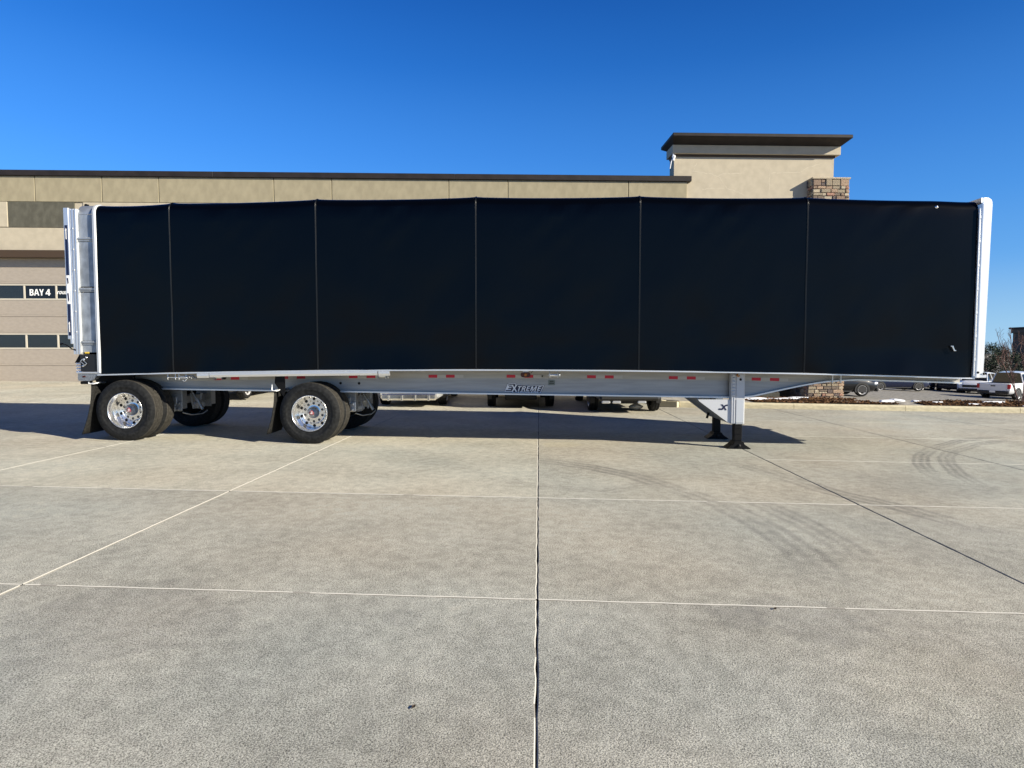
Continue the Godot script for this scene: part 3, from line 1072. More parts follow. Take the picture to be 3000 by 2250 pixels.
func skin(u: float, k: int) -> Vector3:   # a point of the tarp: k counts round the section from the near hem over the roof to the far hem
	var t := 0.0
	for i in BOWS.size() - 1:
		if u >= BOWS[i]: t = clampf((u - BOWS[i]) / (BOWS[i + 1] - BOWS[i]), 0.0, 1.0)
	var sag := pow(sin(PI * t), 0.6)
	var c := cb(u)
	var top := 4.085 + c - 0.022 * smoothstep(6.6, 7.28, u) - 0.026 * sag
	var y := 0.0
	var z := 0.0
	var far := k > 30
	var kk := 60 - k if far else k
	if kk <= 18:      # side
		var f := kk / 18.0
		y = lerpf(1.284 + c, top - 0.15, pow(f, 1.35))
		z = 0.018 - 0.016 * sag * sin(PI * clampf(f * 1.1, 0, 1))
		z += (0.016 * exp(-pow((y - c - 1.50) / 0.035, 2.0)) + 0.034 * (1.0 - smoothstep(1.30, 1.56, y - c))) * (0.35 + 0.65 * smoothstep(2.0, 6.0, u)) * sag
		z += 0.016 * nz.get_noise_2d(u * 70.0, y * 60.0 + (90.0 if far else 0.0)) * sin(PI * f)
		z += 0.0045 * nz.get_noise_2d(u * 190.0 + y * 120.0, y * 170.0 - u * 60.0) * sin(PI * f) * sag
		z += 0.009 * sin((y - u * 0.8) * 14.0) * exp(-pow((t - 0.5) * 5.0, 2.0)) * smoothstep(0.75, 1.0, f)
		z += 0.012 * nz.get_noise_2d(u * 160.0, y * 60.0) * exp(-(y - 1.3) * 5.0)
		z += 0.014 * nz.get_noise_2d(u * 140.0, y * 120.0) * smoothstep(0.82, 1.0, f) * sag
	elif kk <= 24:    # shoulder
		var a := (kk - 18) / 6.0 * PI * 0.5
		var r := 0.15
		y = top - r + r * sin(a)
		z = 0.018 - r + r * cos(a) - 0.006 * sag
	else:             # roof
		var f := (kk - 24) / 6.0
		y = top + 0.022 * nz.get_noise_2d(u * 110.0, 7.0) * sag + 0.045 * sin(f * PI * 0.5) - 0.02 * sag * f
		z = lerpf(0.018 - 0.15, -WIDE * 0.5, f)
	if far: z = -WIDE - z
	return Vector3(u, y, z)

func make_trailer() -> void:
	var t := thing("flatbed_trailer", "long flatbed trailer under a black side tarp, silver frame, two wide-set axles", "trailer", Vector3(0, 0, -10.0), -atan(0.035))
	var flat := func(_u: float) -> float: return 0.0
	# bed
	var st := S()
	along(st, -7.2, 7.45, 24, [Vector2(1.29, -0.04), Vector2(1.40, -0.04), Vector2(1.40, -WIDE + 0.04), Vector2(1.29, -WIDE + 0.04)], cb)
	obj("deck", st, M.deck_boards, t)
	for s in 2:
		st = S()
		var z0 := 0.032 if s == 0 else -WIDE - 0.032
		var z1 := -0.06 if s == 0 else -WIDE + 0.06
		along(st, -6.9, 7.33, 24, [Vector2(1.263, z1), Vector2(1.263, z0), Vector2(1.284, z0), Vector2(1.290, lerpf(z0, z1, 0.2)), Vector2(1.30, z1)], cb)
		obj("side_rail", st, M.bright_aluminium, t)
	# main beams: a web in two strips, a lower flange, tapering up to the neck
	for s in 2:
		var zb := -0.50 if s == 0 else -WIDE + 0.50
		var o := 1.0 if s == 0 else -1.0
		var bot := func(u: float) -> float:
			var flatb := 0.862 - 0.0125 * u
			var neck := 1.195 + cb(u)
			if u <= 3.92: return flatb
			var f := clampf((u - 3.92) / 1.45, 0, 1)
			return lerpf(0.813, neck, f - 0.10 * pow(f, 8.0)) if u < 5.37 else lerpf(lerpf(0.813, neck, 0.9), neck, clampf((u - 5.37) / 0.35, 0, 1))
		var upper := []
		var lower := []
		var us := []
		for i in 61: us.append(lerpf(-7.22, 7.45, i / 60.0))
		st = S()
		for i in 60:
			var a: float = us[i]
			var b: float = us[i + 1]
			var fa := maxf(1.12 + cb(a), bot.call(a))
			var fb := maxf(1.12 + cb(b), bot.call(b))
			for side in [[zb + 0.015 * o, o], [zb - 0.02 * o, -o]]:
				quad(st, Vector3(a, fa, side[0]), Vector3(b, fb, side[0]), Vector3(b, 1.29 + cb(b), side[0]), Vector3(a, 1.29 + cb(a), side[0]), Vector3(0, 0, side[1]))
			quad(st, Vector3(a, fa, zb + 0.015 * o), Vector3(b, fb, zb + 0.015 * o), Vector3(b, fb, zb - 0.02 * o), Vector3(a, fa, zb - 0.02 * o), Vector3.DOWN)
		obj("beam_top", st, M.beam_upper, t)
		st = S()
		for i in 60:
			var a: float = us[i]
			var b: float = us[i + 1]
			if bot.call(a) > 1.11 + cb(a): continue
			for side in [[zb, o], [zb - 0.012 * o, -o]]:
				quad(st, Vector3(a, bot.call(a), side[0]), Vector3(b, bot.call(b), side[0]), Vector3(b, maxf(1.125 + cb(b), bot.call(b)), side[0]), Vector3(a, maxf(1.125 + cb(a), bot.call(a)), side[0]), Vector3(0, 0, side[1]))
		obj("beam_web", st, M.aluminium_web, t)
		st = S()
		for i in 60:
			var a: float = us[i]
			var b: float = us[i + 1]
			var ya: float = bot.call(a)
			var yb: float = bot.call(b)
			var w := 0.07
			var h := 0.024
			for q in [[1, 0, 0], [-1, 0, 0]]:
				var z: float = zb + w * q[0]
				quad(st, Vector3(a, ya - h, z), Vector3(b, yb - h, z), Vector3(b, yb, z), Vector3(a, ya, z), Vector3(0, 0, q[0]))
			quad(st, Vector3(a, ya, zb - w), Vector3(b, yb, zb - w), Vector3(b, yb, zb + w), Vector3(a, ya, zb + w), Vector3.UP)
			quad(st, Vector3(a, ya - h, zb - w), Vector3(b, yb - h, zb - w), Vector3(b, yb - h, zb + w), Vector3(a, ya - h, zb + w), Vector3.DOWN)
		obj("beam_flange", st, M.bright_aluminium, t)
	for k in 30:
		st = S()
		var u := -6.7 + k * 0.485
		box(st, Vector3(u, 1.235 + cb(u), -WIDE * 0.5), Vector3(0.06, 0.10, WIDE - 1.05))
		obj("crossmember", st, M.black_steel, t)
	# tarp panels and the welts over the bows
	for i in BOWS.size() - 1:
		st = S(true)
		var N := int((BOWS[i + 1] - BOWS[i]) / 0.11)
		for a in N:
			var ua := lerpf(BOWS[i], BOWS[i + 1] - 1e-4, float(a) / N)
			var ub := lerpf(BOWS[i], BOWS[i + 1] - 1e-4, float(a + 1) / N)
			for k in 60:
				var p := skin(ua, k)
				var q := skin(ub, k)
				var r := skin(ub, k + 1)
				var s := skin(ua, k + 1)
				quad(st, p, q, r, s, (p + r) * 0.5 - Vector3((p.x + r.x) * 0.5, 2.7, -WIDE * 0.5))
		obj("tarp_panel", st, M.black_vinyl, t)
	for i in range(1, BOWS.size() - 1):
		st = S(true)
		for w in 2:
			var pts := []
			for k in 61:
				var p := skin(BOWS[i] + (0.006 if w == 1 else -0.006), k)
				p += (p - Vector3(p.x, 2.7, -WIDE * 0.5)).normalized() * (0.004 if k < 19 or k > 41 else 0.006)
				pts.append(p)
			tube(st, pts, 0.0055, 6)
		obj("bow_seam", st, M.seam_welt, t)
	# small clips on the tarp
	st = S()
	box(st, Vector3(6.965, 1.625, 0.052), Vector3(0.022, 0.085, 0.02), 0.004, Basis.from_euler(Vector3(0, 0, 0.45)))
	box(st, Vector3(6.945, 1.66, 0.05), Vector3(0.045, 0.016, 0.02), 0.004)
	box(st, Vector3(6.99, 1.59, 0.05), Vector3(0.04, 0.016, 0.02), 0.004)
	obj("tarp_latch", st, M.chrome, t)
	for q in [[6.655, 3.835]]:
		st = S(true)
		lathe(st, [Vector2(0.026, 0.0), Vector2(0.022, 0.012), Vector2(0.0, 0.016)], 12, Transform3D(Basis(), Vector3(q[0], q[1], 0.008)))
		obj("tarp_button", st, M.chrome, t)
	# front bulkhead post
	st = S(true)
	var pl := [Vector2(7.315, -WIDE * 0.5), Vector2(7.315, 0.045), Vector2(7.335, 0.052), Vector2(7.39, 0.052), Vector2(7.395, 0.04), Vector2(7.43, 0.035), Vector2(7.475, 0.005), Vector2(7.505, -0.05), Vector2(7.52, -0.14), Vector2(7.52, -WIDE * 0.5)]
	for side in 2:
		for i in pl.size() - 1:
			for k in 8:
				var ya := lerpf(1.165, 3.87, k / 8.0)
				var yb := lerpf(1.165, 3.87, (k + 1) / 8.0)
				var f := func(p: Vector2, y: float) -> Vector3: return Vector3(p.x + 0.016 * (y - 1.165) * clampf((p.x - 7.33) / 0.17, 0.0, 1.0), y, p.y if side == 0 else -WIDE - p.y)
				var nn := Vector2(pl[i].y - pl[i + 1].y, pl[i + 1].x - pl[i].x)
				var n3 := Vector3(nn.x, 0, nn.y if side == 0 else -nn.y)
				quad(st, f.call(pl[i], ya), f.call(pl[i + 1], ya), f.call(pl[i + 1], yb), f.call(pl[i], yb), n3)
	# its rounded head
	for side in 2:
		for i in pl.size() - 1:
			for k in 4:
				var f := func(p: Vector2, e: int) -> Vector3:
					var a := e / 4.0 * PI * 0.5
					var x := lerpf(7.315, p.x + 0.043 * clampf((p.x - 7.33) / 0.17, 0.0, 1.0), 1.0 - 0.22 * (1.0 - cos(a)))
					return Vector3(x, 3.87 + 0.09 * sin(a), (p.y if side == 0 else -WIDE - p.y) * 1.0)
				var n3 := Vector3(pl[i].x - 7.3, 0.5, 0.3 if side == 0 else -0.3)
				quad(st, f.call(pl[i], k), f.call(pl[i + 1], k), f.call(pl[i + 1], k + 1), f.call(pl[i], k + 1), n3)
	obj("front_bulkhead", st, M.bright_aluminium, t)
	st = S()
	box(st, Vector3(7.385, 3.965, -WIDE * 0.5), Vector3(0.12, 0.012, WIDE + 0.04))
	obj("bulkhead_cap", st, M.bright_aluminium, t)
	for q in [[0.048, 7.292], [-WIDE - 0.048, 7.292]]:
		st = S()
		box(st, Vector3(q[1], 2.50, q[0] * 0.9), Vector3(0.014, 2.62, 0.02), 0.004)
		for k in 7:
			box(st, Vector3(q[1] + 0.006, 1.45 + k * 0.37, q[0]), Vector3(0.026, 0.05, 0.012), 0.003)
		obj("seal_rail", st, M.bright_aluminium, t)
	st = S()
	box(st, Vector3(7.41, 1.185, -0.02), Vector3(0.18, 0.05, 0.14), 0.006)
	obj("bulkhead_foot", st, M.bright_aluminium, t)
	for q in [[7.45, 1.225], [7.36, 1.245]]:
		st = S(true)
		lathe(st, [Vector2(0.018, 0.0), Vector2(0.018, 0.012), Vector2(0.0, 0.014)], 10, Transform3D(Basis(), Vector3(q[0], q[1], 0.045)))
		obj("bolt", st, M.black_steel, t)
	rear_frame(t)
	running_gear(t)
	landing_gear(t)
	side_fittings(t)

func rear_frame(t: Node3D) -> void:
	for s in 2:
		var z := 0.0 if s == 0 else -WIDE
		var o := 1.0 if s == 0 else -1.0
		var st := S()
		# outer folded leaf with its stickers
		box(st, Vector3(-7.355, 2.86, z - 0.02 * o), Vector3(0.09, 2.16, 0.05), 0.006)
		box(st, Vector3(-7.335, 1.75, z - 0.02 * o), Vector3(0.05, 0.10, 0.045), 0.006)
		obj("rear_leaf", st, M.bright_aluminium, t)
		if s == 0:
			for q in [[3.245, 0.82, "navy"], [2.60, 0.47, "sticker_white"], [2.10, 0.52, "navy"]]:
				st = S()
				box(st, Vector3(-7.358, q[0], 0.0065), Vector3(0.046, q[1], 0.003))
				obj("sticker", st, M[q[2]], t)
			for q in [[3.50, 0.15], [1.97, 0.14]]:   # small white hook marks on the navy
				st = S()
				prism(st, [Vector2(-7.374, q[0] + 0.5 * q[1]), Vector2(-7.360, q[0] + 0.72 * q[1]), Vector2(-7.346, q[0] + 0.5 * q[1]), Vector2(-7.353, q[0] + 0.45 * q[1]), Vector2(-7.352, q[0] - 0.5 * q[1]), Vector2(-7.366, q[0] - 0.5 * q[1]), Vector2(-7.368, q[0] + 0.4 * q[1])], 0.008, 0.0105)
				obj("sticker_mark", st, M.sticker_white, t)
			for q in [[2.74, 0.05], [2.47, 0.07]]:
				st = S()
				prism(st, [Vector2(-7.374, q[0] + q[1]), Vector2(-7.352, q[0] + q[1]), Vector2(-7.345, q[0] - q[1] * 0.6), Vector2(-7.362, q[0] - q[1])], 0.008, 0.0105)
				obj("sticker_mark", st, M.navy, t)
		# post of ribbed extrusion
		st = S()
		var rib := [Vector2(-7.31, -0.10), Vector2(-7.31, 0.0), Vector2(-7.285, 0.0), Vector2(-7.28, -0.012), Vector2(-7.268, -0.012), Vector2(-7.262, 0.006), Vector2(-7.232, 0.006), Vector2(-7.226, -0.01), Vector2(-7.216, -0.01), Vector2(-7.21, 0.012), Vector2(-7.185, 0.012), Vector2(-7.175, -0.03), Vector2(-7.175, -0.10)]
		var turn := Transform3D(Basis(Vector3(1, 0, 0), Vector3(0, 0, 1 * o), Vector3(0, 1, 0)), Vector3(0, 0, z))
		prism(st, rib, 1.53, 3.92, turn)
		obj("rear_post", st, M.bright_aluminium, t)
		for k in 6:
			st = S(true)
			lathe(st, [Vector2(0.012, 0), Vector2(0.01, 0.006), Vector2(0, 0.008)], 8, Transform3D(Basis() if s == 0 else Basis(Vector3.UP, PI), Vector3(-7.247, 1.9 + k * 0.34, z + 0.006 * o)))
			obj("rivet", st, M.bright_aluminium, t)
		# panels between cross bars, the top one curling into the roof
		var edges := [[1.56, 1.685], [1.755, 2.555], [2.65, 3.395], [3.46, 3.835]]
		for e in edges:
			st = S()
			box(st, Vector3(-7.045, (e[0] + e[1]) * 0.5, z - 0.035 * o), Vector3(0.27, e[1] - e[0], 0.012), 0.003)
			obj("rear_panel", st, M.panel_aluminium, t)
		for e in [1.72, 2.60, 3.428]:
			st = S()
			box(st, Vector3(-7.045, e + 0.012, z - 0.018 * o), Vector3(0.27, 0.04, 0.035), 0.008)
			box(st, Vector3(-7.045, e - 0.022, z - 0.024 * o), Vector3(0.27, 0.024, 0.025), 0.005)
			obj("cross_bar", st, M.panel_aluminium, t)
		st = S(true)
		for k in 8:
			var a := k / 8.0 * PI * 0.5
			var b := (k + 1) / 8.0 * PI * 0.5
			quad(st, Vector3(-7.18, 3.838 + 0.17 * sin(a), z + (-0.20 + 0.17 * cos(a)) * o), Vector3(-6.91, 3.838 + 0.17 * sin(a), z + (-0.20 + 0.17 * cos(a)) * o), Vector3(-6.91, 3.838 + 0.17 * sin(b), z + (-0.20 + 0.17 * cos(b)) * o), Vector3(-7.18, 3.838 + 0.17 * sin(b), z + (-0.20 + 0.17 * cos(b)) * o), Vector3(0, sin(a), cos(a) * o))
		obj("corner_cap", st, M.panel_aluminium, t)
		# white flange that takes the rear edge of the tarp
		st = S(true)
		for k in 9:
			var a := (k - 1) / 8.0 * PI * 0.5
			var b := k / 8.0 * PI * 0.5
			var ya := 1.225 if k == 0 else 3.845 + 0.165 * sin(a)
			var yb := 3.845 + 0.165 * sin(b)
			var za := 0.03 if k == 0 else -0.135 + 0.165 * cos(a)
			var zb := -0.135 + 0.165 * cos(b)
			for q in [[-6.895, -6.877, 0.0], [-6.877, -6.871, -0.014], [-6.871, -6.84, 0.006]]:
				quad(st, Vector3(q[0], ya, z + (za + q[2]) * o), Vector3(q[1], ya, z + (za + q[2]) * o), Vector3(q[1], yb, z + (zb + q[2]) * o), Vector3(q[0], yb, z + (zb + q[2]) * o), Vector3(0, sin(b) if k > 0 else 0.0, o))
			quad(st, Vector3(-6.84, ya, z + (za + 0.006) * o), Vector3(-6.84, yb, z + (zb + 0.006) * o), Vector3(-6.84, yb, z + (zb - 0.04) * o), Vector3(-6.84, ya, z + (za - 0.04) * o), Vector3(1, 0, 0))
		obj("tarp_flange", st, M.flange_aluminium, t)
	# the header over the rear doors, doors, black boxes, latches
	var st := S()
	box(st, Vector3(-7.05, 3.965, -WIDE * 0.5), Vector3(0.30, 0.07, WIDE - 0.35), 0.01)
	obj("rear_header", st, M.bright_aluminium, t)
	st = S()
	box(st, Vector3(-7.25, 2.65, -WIDE * 0.5), Vector3(0.06, 2.5, WIDE - 0.2), 0.0)
	obj("rear_curtain", st, M.black_vinyl, t)
	st = S()
	prism(st, [Vector2(-7.215, 3.90), Vector2(-7.20, 4.045), Vector2(-7.175, 4.055), Vector2(-7.17, 3.95)], -0.30, -0.22)
	obj("corner_tab", st, M.black_vinyl, t)
	st = S()
	box(st, Vector3(-7.055, 1.385, -0.06), Vector3(0.30, 0.285, 0.12), 0.006)
	obj("winch_box", st, M.black_paint, t)
	st = S(true)
	var bk := Basis.from_euler(Vector3(0, 0, -0.75))
	for s in [-1.0, 1.0]:
		bar(st, Vector3(-7.135, 1.395, 0.016) + bk * Vector3(-0.05, 0.022 * s, 0), Vector3(-7.135, 1.395, 0.016) + bk * Vector3(0.05, 0.022 * s, 0), 0.012, 0.012, 0.003)
		bar(st, Vector3(-7.135, 1.395, 0.016) + bk * Vector3(0.05 * s, -0.028, 0), Vector3(-7.135, 1.395, 0.016) + bk * Vector3(0.05 * s, 0.028, 0), 0.012, 0.012, 0.003)
	box(st, Vector3(-7.13, 1.445, 0.014), Vector3(0.035, 0.035, 0.018), 0.006)
	obj("buckle", st, M.chrome, t)
	for q in [[-7.095, 1.475], [-7.155, 1.335]]:
		st = S(true)
		lathe(st, [Vector2(0.018, 0.0), Vector2(0.016, 0.012), Vector2(0, 0.016)], 10, Transform3D(Basis(), Vector3(q[0], q[1], 0.0)))
		obj("bolt", st, M.chrome, t)
	st = S()
	box(st, Vector3(-7.10, 1.555, -0.022), Vector3(0.075, 0.026, 0.008), 0.002)
	obj("yellow_label", st, M.yellow, t)
	st = S()
	prism(st, [Vector2(-7.235, 1.55), Vector2(-7.215, 1.40), Vector2(-7.335, 1.385)], -0.06, -0.045)
	obj("seal_flap", st, M.black_vinyl, t)
	for k in 4:
		st = S(true)
		tube(st, [Vector3(-7.22, 1.375 - k * 0.045, -0.05), Vector3(-7.28, 1.375 - k * 0.045, -0.03), Vector3(-7.29, 1.36 - k * 0.045, -0.03)], 0.016, 8)
		obj("hinge_knuckle", st, M.chrome, t)
	st = S(true)
	tube(st, [Vector3(-7.27, 1.60, 0.0), Vector3(-7.33, 1.62, 0.02), Vector3(-7.40, 1.68, 0.03), Vector3(-7.47, 1.705, 0.03)], 0.010, 7)
	tube(st, [Vector3(-7.47, 1.705, 0.03), Vector3(-7.51, 1.70, 0.03), Vector3(-7.50, 1.685, 0.03)], 0.014, 7)
	obj("strap_hook", st, M.black_steel, t)
	# deck end plate and bumper
	st = S()
	prism(st, [Vector2(-7.245, 1.225), Vector2(-6.87, 1.225), Vector2(-6.98, 1.115), Vector2(-7.04, 1.085), Vector2(-7.235, 1.085), Vector2(-7.25, 1.12)], -0.10, 0.01)
	obj("deck_end", st, M.galvanised, t)
	st = S()
	box(st, Vector3(-7.05, 1.222, -0.02), Vector3(0.42, 0.03, 0.09), 0.008)
	obj("deck_lip", st, M.bright_aluminium, t)
	st = S()
	box(st, Vector3(-7.14, 1.158, 0.014), Vector3(0.05, 0.026, 0.012), 0.004)
	obj("marker_lamp", st, M.lamp_red, t)
	st = S()
	box(st, Vector3(-7.15, 1.055, -0.06), Vector3(0.145, 0.05, 0.12), 0.01)
	obj("bumper", st, M.black_steel, t)
	st = S()
	box(st, Vector3(-7.22, 0.62, -WIDE * 0.5), Vector3(0.10, 0.10, 1.7), 0.01)
	for z in [-0.75, -1.84]:
		box(st, Vector3(-7.2, 0.9, z), Vector3(0.09, 0.55, 0.09), 0.01)
	obj("underride_guard", st, M.black_steel, t)

func tyre_profile(zo: float) -> Array:
	var p := [Vector2(0.290, -0.262), Vector2(0.318, -0.278), Vector2(0.37, -0.288), Vector2(0.435, -0.284), Vector2(0.482, -0.268), Vector2(0.505, -0.252), Vector2(0.513, -0.240)]
	for k in 4:
		var z := -0.205 + k * 0.043
		p += [Vector2(0.515, z - 0.007), Vector2(0.503, z - 0.004), Vector2(0.503, z + 0.004), Vector2(0.515, z + 0.007)]
	p += [Vector2(0.513, -0.045), Vector2(0.506, -0.033), Vector2(0.484, -0.018), Vector2(0.47, -0.014), Vector2(0.465, -0.010), Vector2(0.435, -0.002), Vector2(0.40, 0.0), Vector2(0.385, -0.002), Vector2(0.382, -0.005), Vector2(0.345, -0.008), Vector2(0.318, -0.014), Vector2(0.300, -0.024), Vector2(0.288, -0.03)]
	var q := []
	for v in p: q.append(Vector2(v.x, v.y + zo))
	return q

func dual(t: Node3D, u: float, y: float, turned: bool, spin: float) -> void:   # outer and inner wheel of one axle end
	for inner in 2:
		var w := sub("wheel", t, Vector3(u, y, 0.0 if not turned else -WIDE))
		if turned: w.rotation.y = PI
		var zo := -0.335 * inner
		var st := S(true)
		var tp := tyre_profile(zo)
		lathe(st, tp.slice(0, 6), 64)
		lathe(st, tp.slice(tp.size() - 12), 64)
		obj("tyre", st, M.rubber, w)
		st = S(true)
		lathe(st, tp.slice(5, tp.size() - 11), 64)
		obj("tread", st, M.tread_dusty, w)
		st = S(true)
		if inner == 1:
			lathe(st, [Vector2(0.292, zo - 0.03), Vector2(0.285, zo - 0.02), Vector2(0.262, zo - 0.05), Vector2(0.25, zo - 0.2), Vector2(0.285, zo - 0.27)], 40)
			obj("rim", st, M.galvanised, w)
			continue
		lathe(st, [Vector2(0.286, -0.036), Vector2(0.298, -0.020), Vector2(0.302, -0.010), Vector2(0.298, -0.004), Vector2(0.290, -0.006), Vector2(0.284, -0.022), Vector2(0.280, -0.040), Vector2(0.274, -0.050), Vector2(0.272, -0.10), Vector2(0.268, -0.20), Vector2(0.264, -0.228), Vector2(0.256, -0.238)], 72)
		lathe(st, [Vector2(0.285, -0.20), Vector2(0.285, -0.27)], 48)
		obj("rim", st, M.chrome, w)
		st = S()
		ring_with_holes(st, 0.194, 0.258, -0.238, 10, 0.2265, 0.026)
		obj("rim_disc", st, M.chrome, w)
		st = S(true)
		lathe(st, [Vector2(0.194, -0.238), Vector2(0.190, -0.222), Vector2(0.186, -0.217), Vector2(0.180, -0.216)], 60)
		lathe(st, [Vector2(0.126, -0.216), Vector2(0.100, -0.216), Vector2(0.097, -0.214)], 60)
		obj("hub_flange", st, M.chrome, w)
		st = S()
		ring_with_holes(st, 0.126, 0.180, -0.216, 10, 0.153, 0.021)
		obj("bolt_ring", st, M.chrome, w)
		st = S(true)
		lathe(st, [Vector2(0.262, -0.262), Vector2(0.0, -0.262)], 32)
		obj("drum", st, M.cast_iron, w)
		for k in 10:
			var a := TAU * (k + 0.5) / 10 + spin
			st = S()
			lathe(st, [Vector2(0.011, -0.250), Vector2(0.011, -0.220), Vector2(0.006, -0.214), Vector2(0, -0.214)], 6, Transform3D(Basis(), Vector3(cos(a) * 0.154, sin(a) * 0.154, 0)), false)
			obj("lug_nut", st, M.galvanised, w)
		st = S(true)
		lathe(st, [Vector2(0.097, -0.216), Vector2(0.094, -0.18), Vector2(0.092, -0.150), Vector2(0.086, -0.138), Vector2(0.076, -0.134), Vector2(0.070, -0.124), Vector2(0.062, -0.119), Vector2(0.0, -0.118)], 40)
		obj("hub", st, M.galvanised, w)
		st = S(true)
		lathe(st, [Vector2(0.042, -0.119), Vector2(0.042, -0.114), Vector2(0.0, -0.113)], 24)
		obj("hub_badge", st, M.emblem_red, w)
		st = S()
		box(st, Vector3(0, 0.014, -0.112), Vector3(0.040, 0.006, 0.003))
		box(st, Vector3(0, -0.014, -0.112), Vector3(0.034, 0.006, 0.003))
		box(st, Vector3(0, 0.0, -0.1125), Vector3(0.006, 0.045, 0.003))
		obj("badge_print", st, M.sticker_white, w)

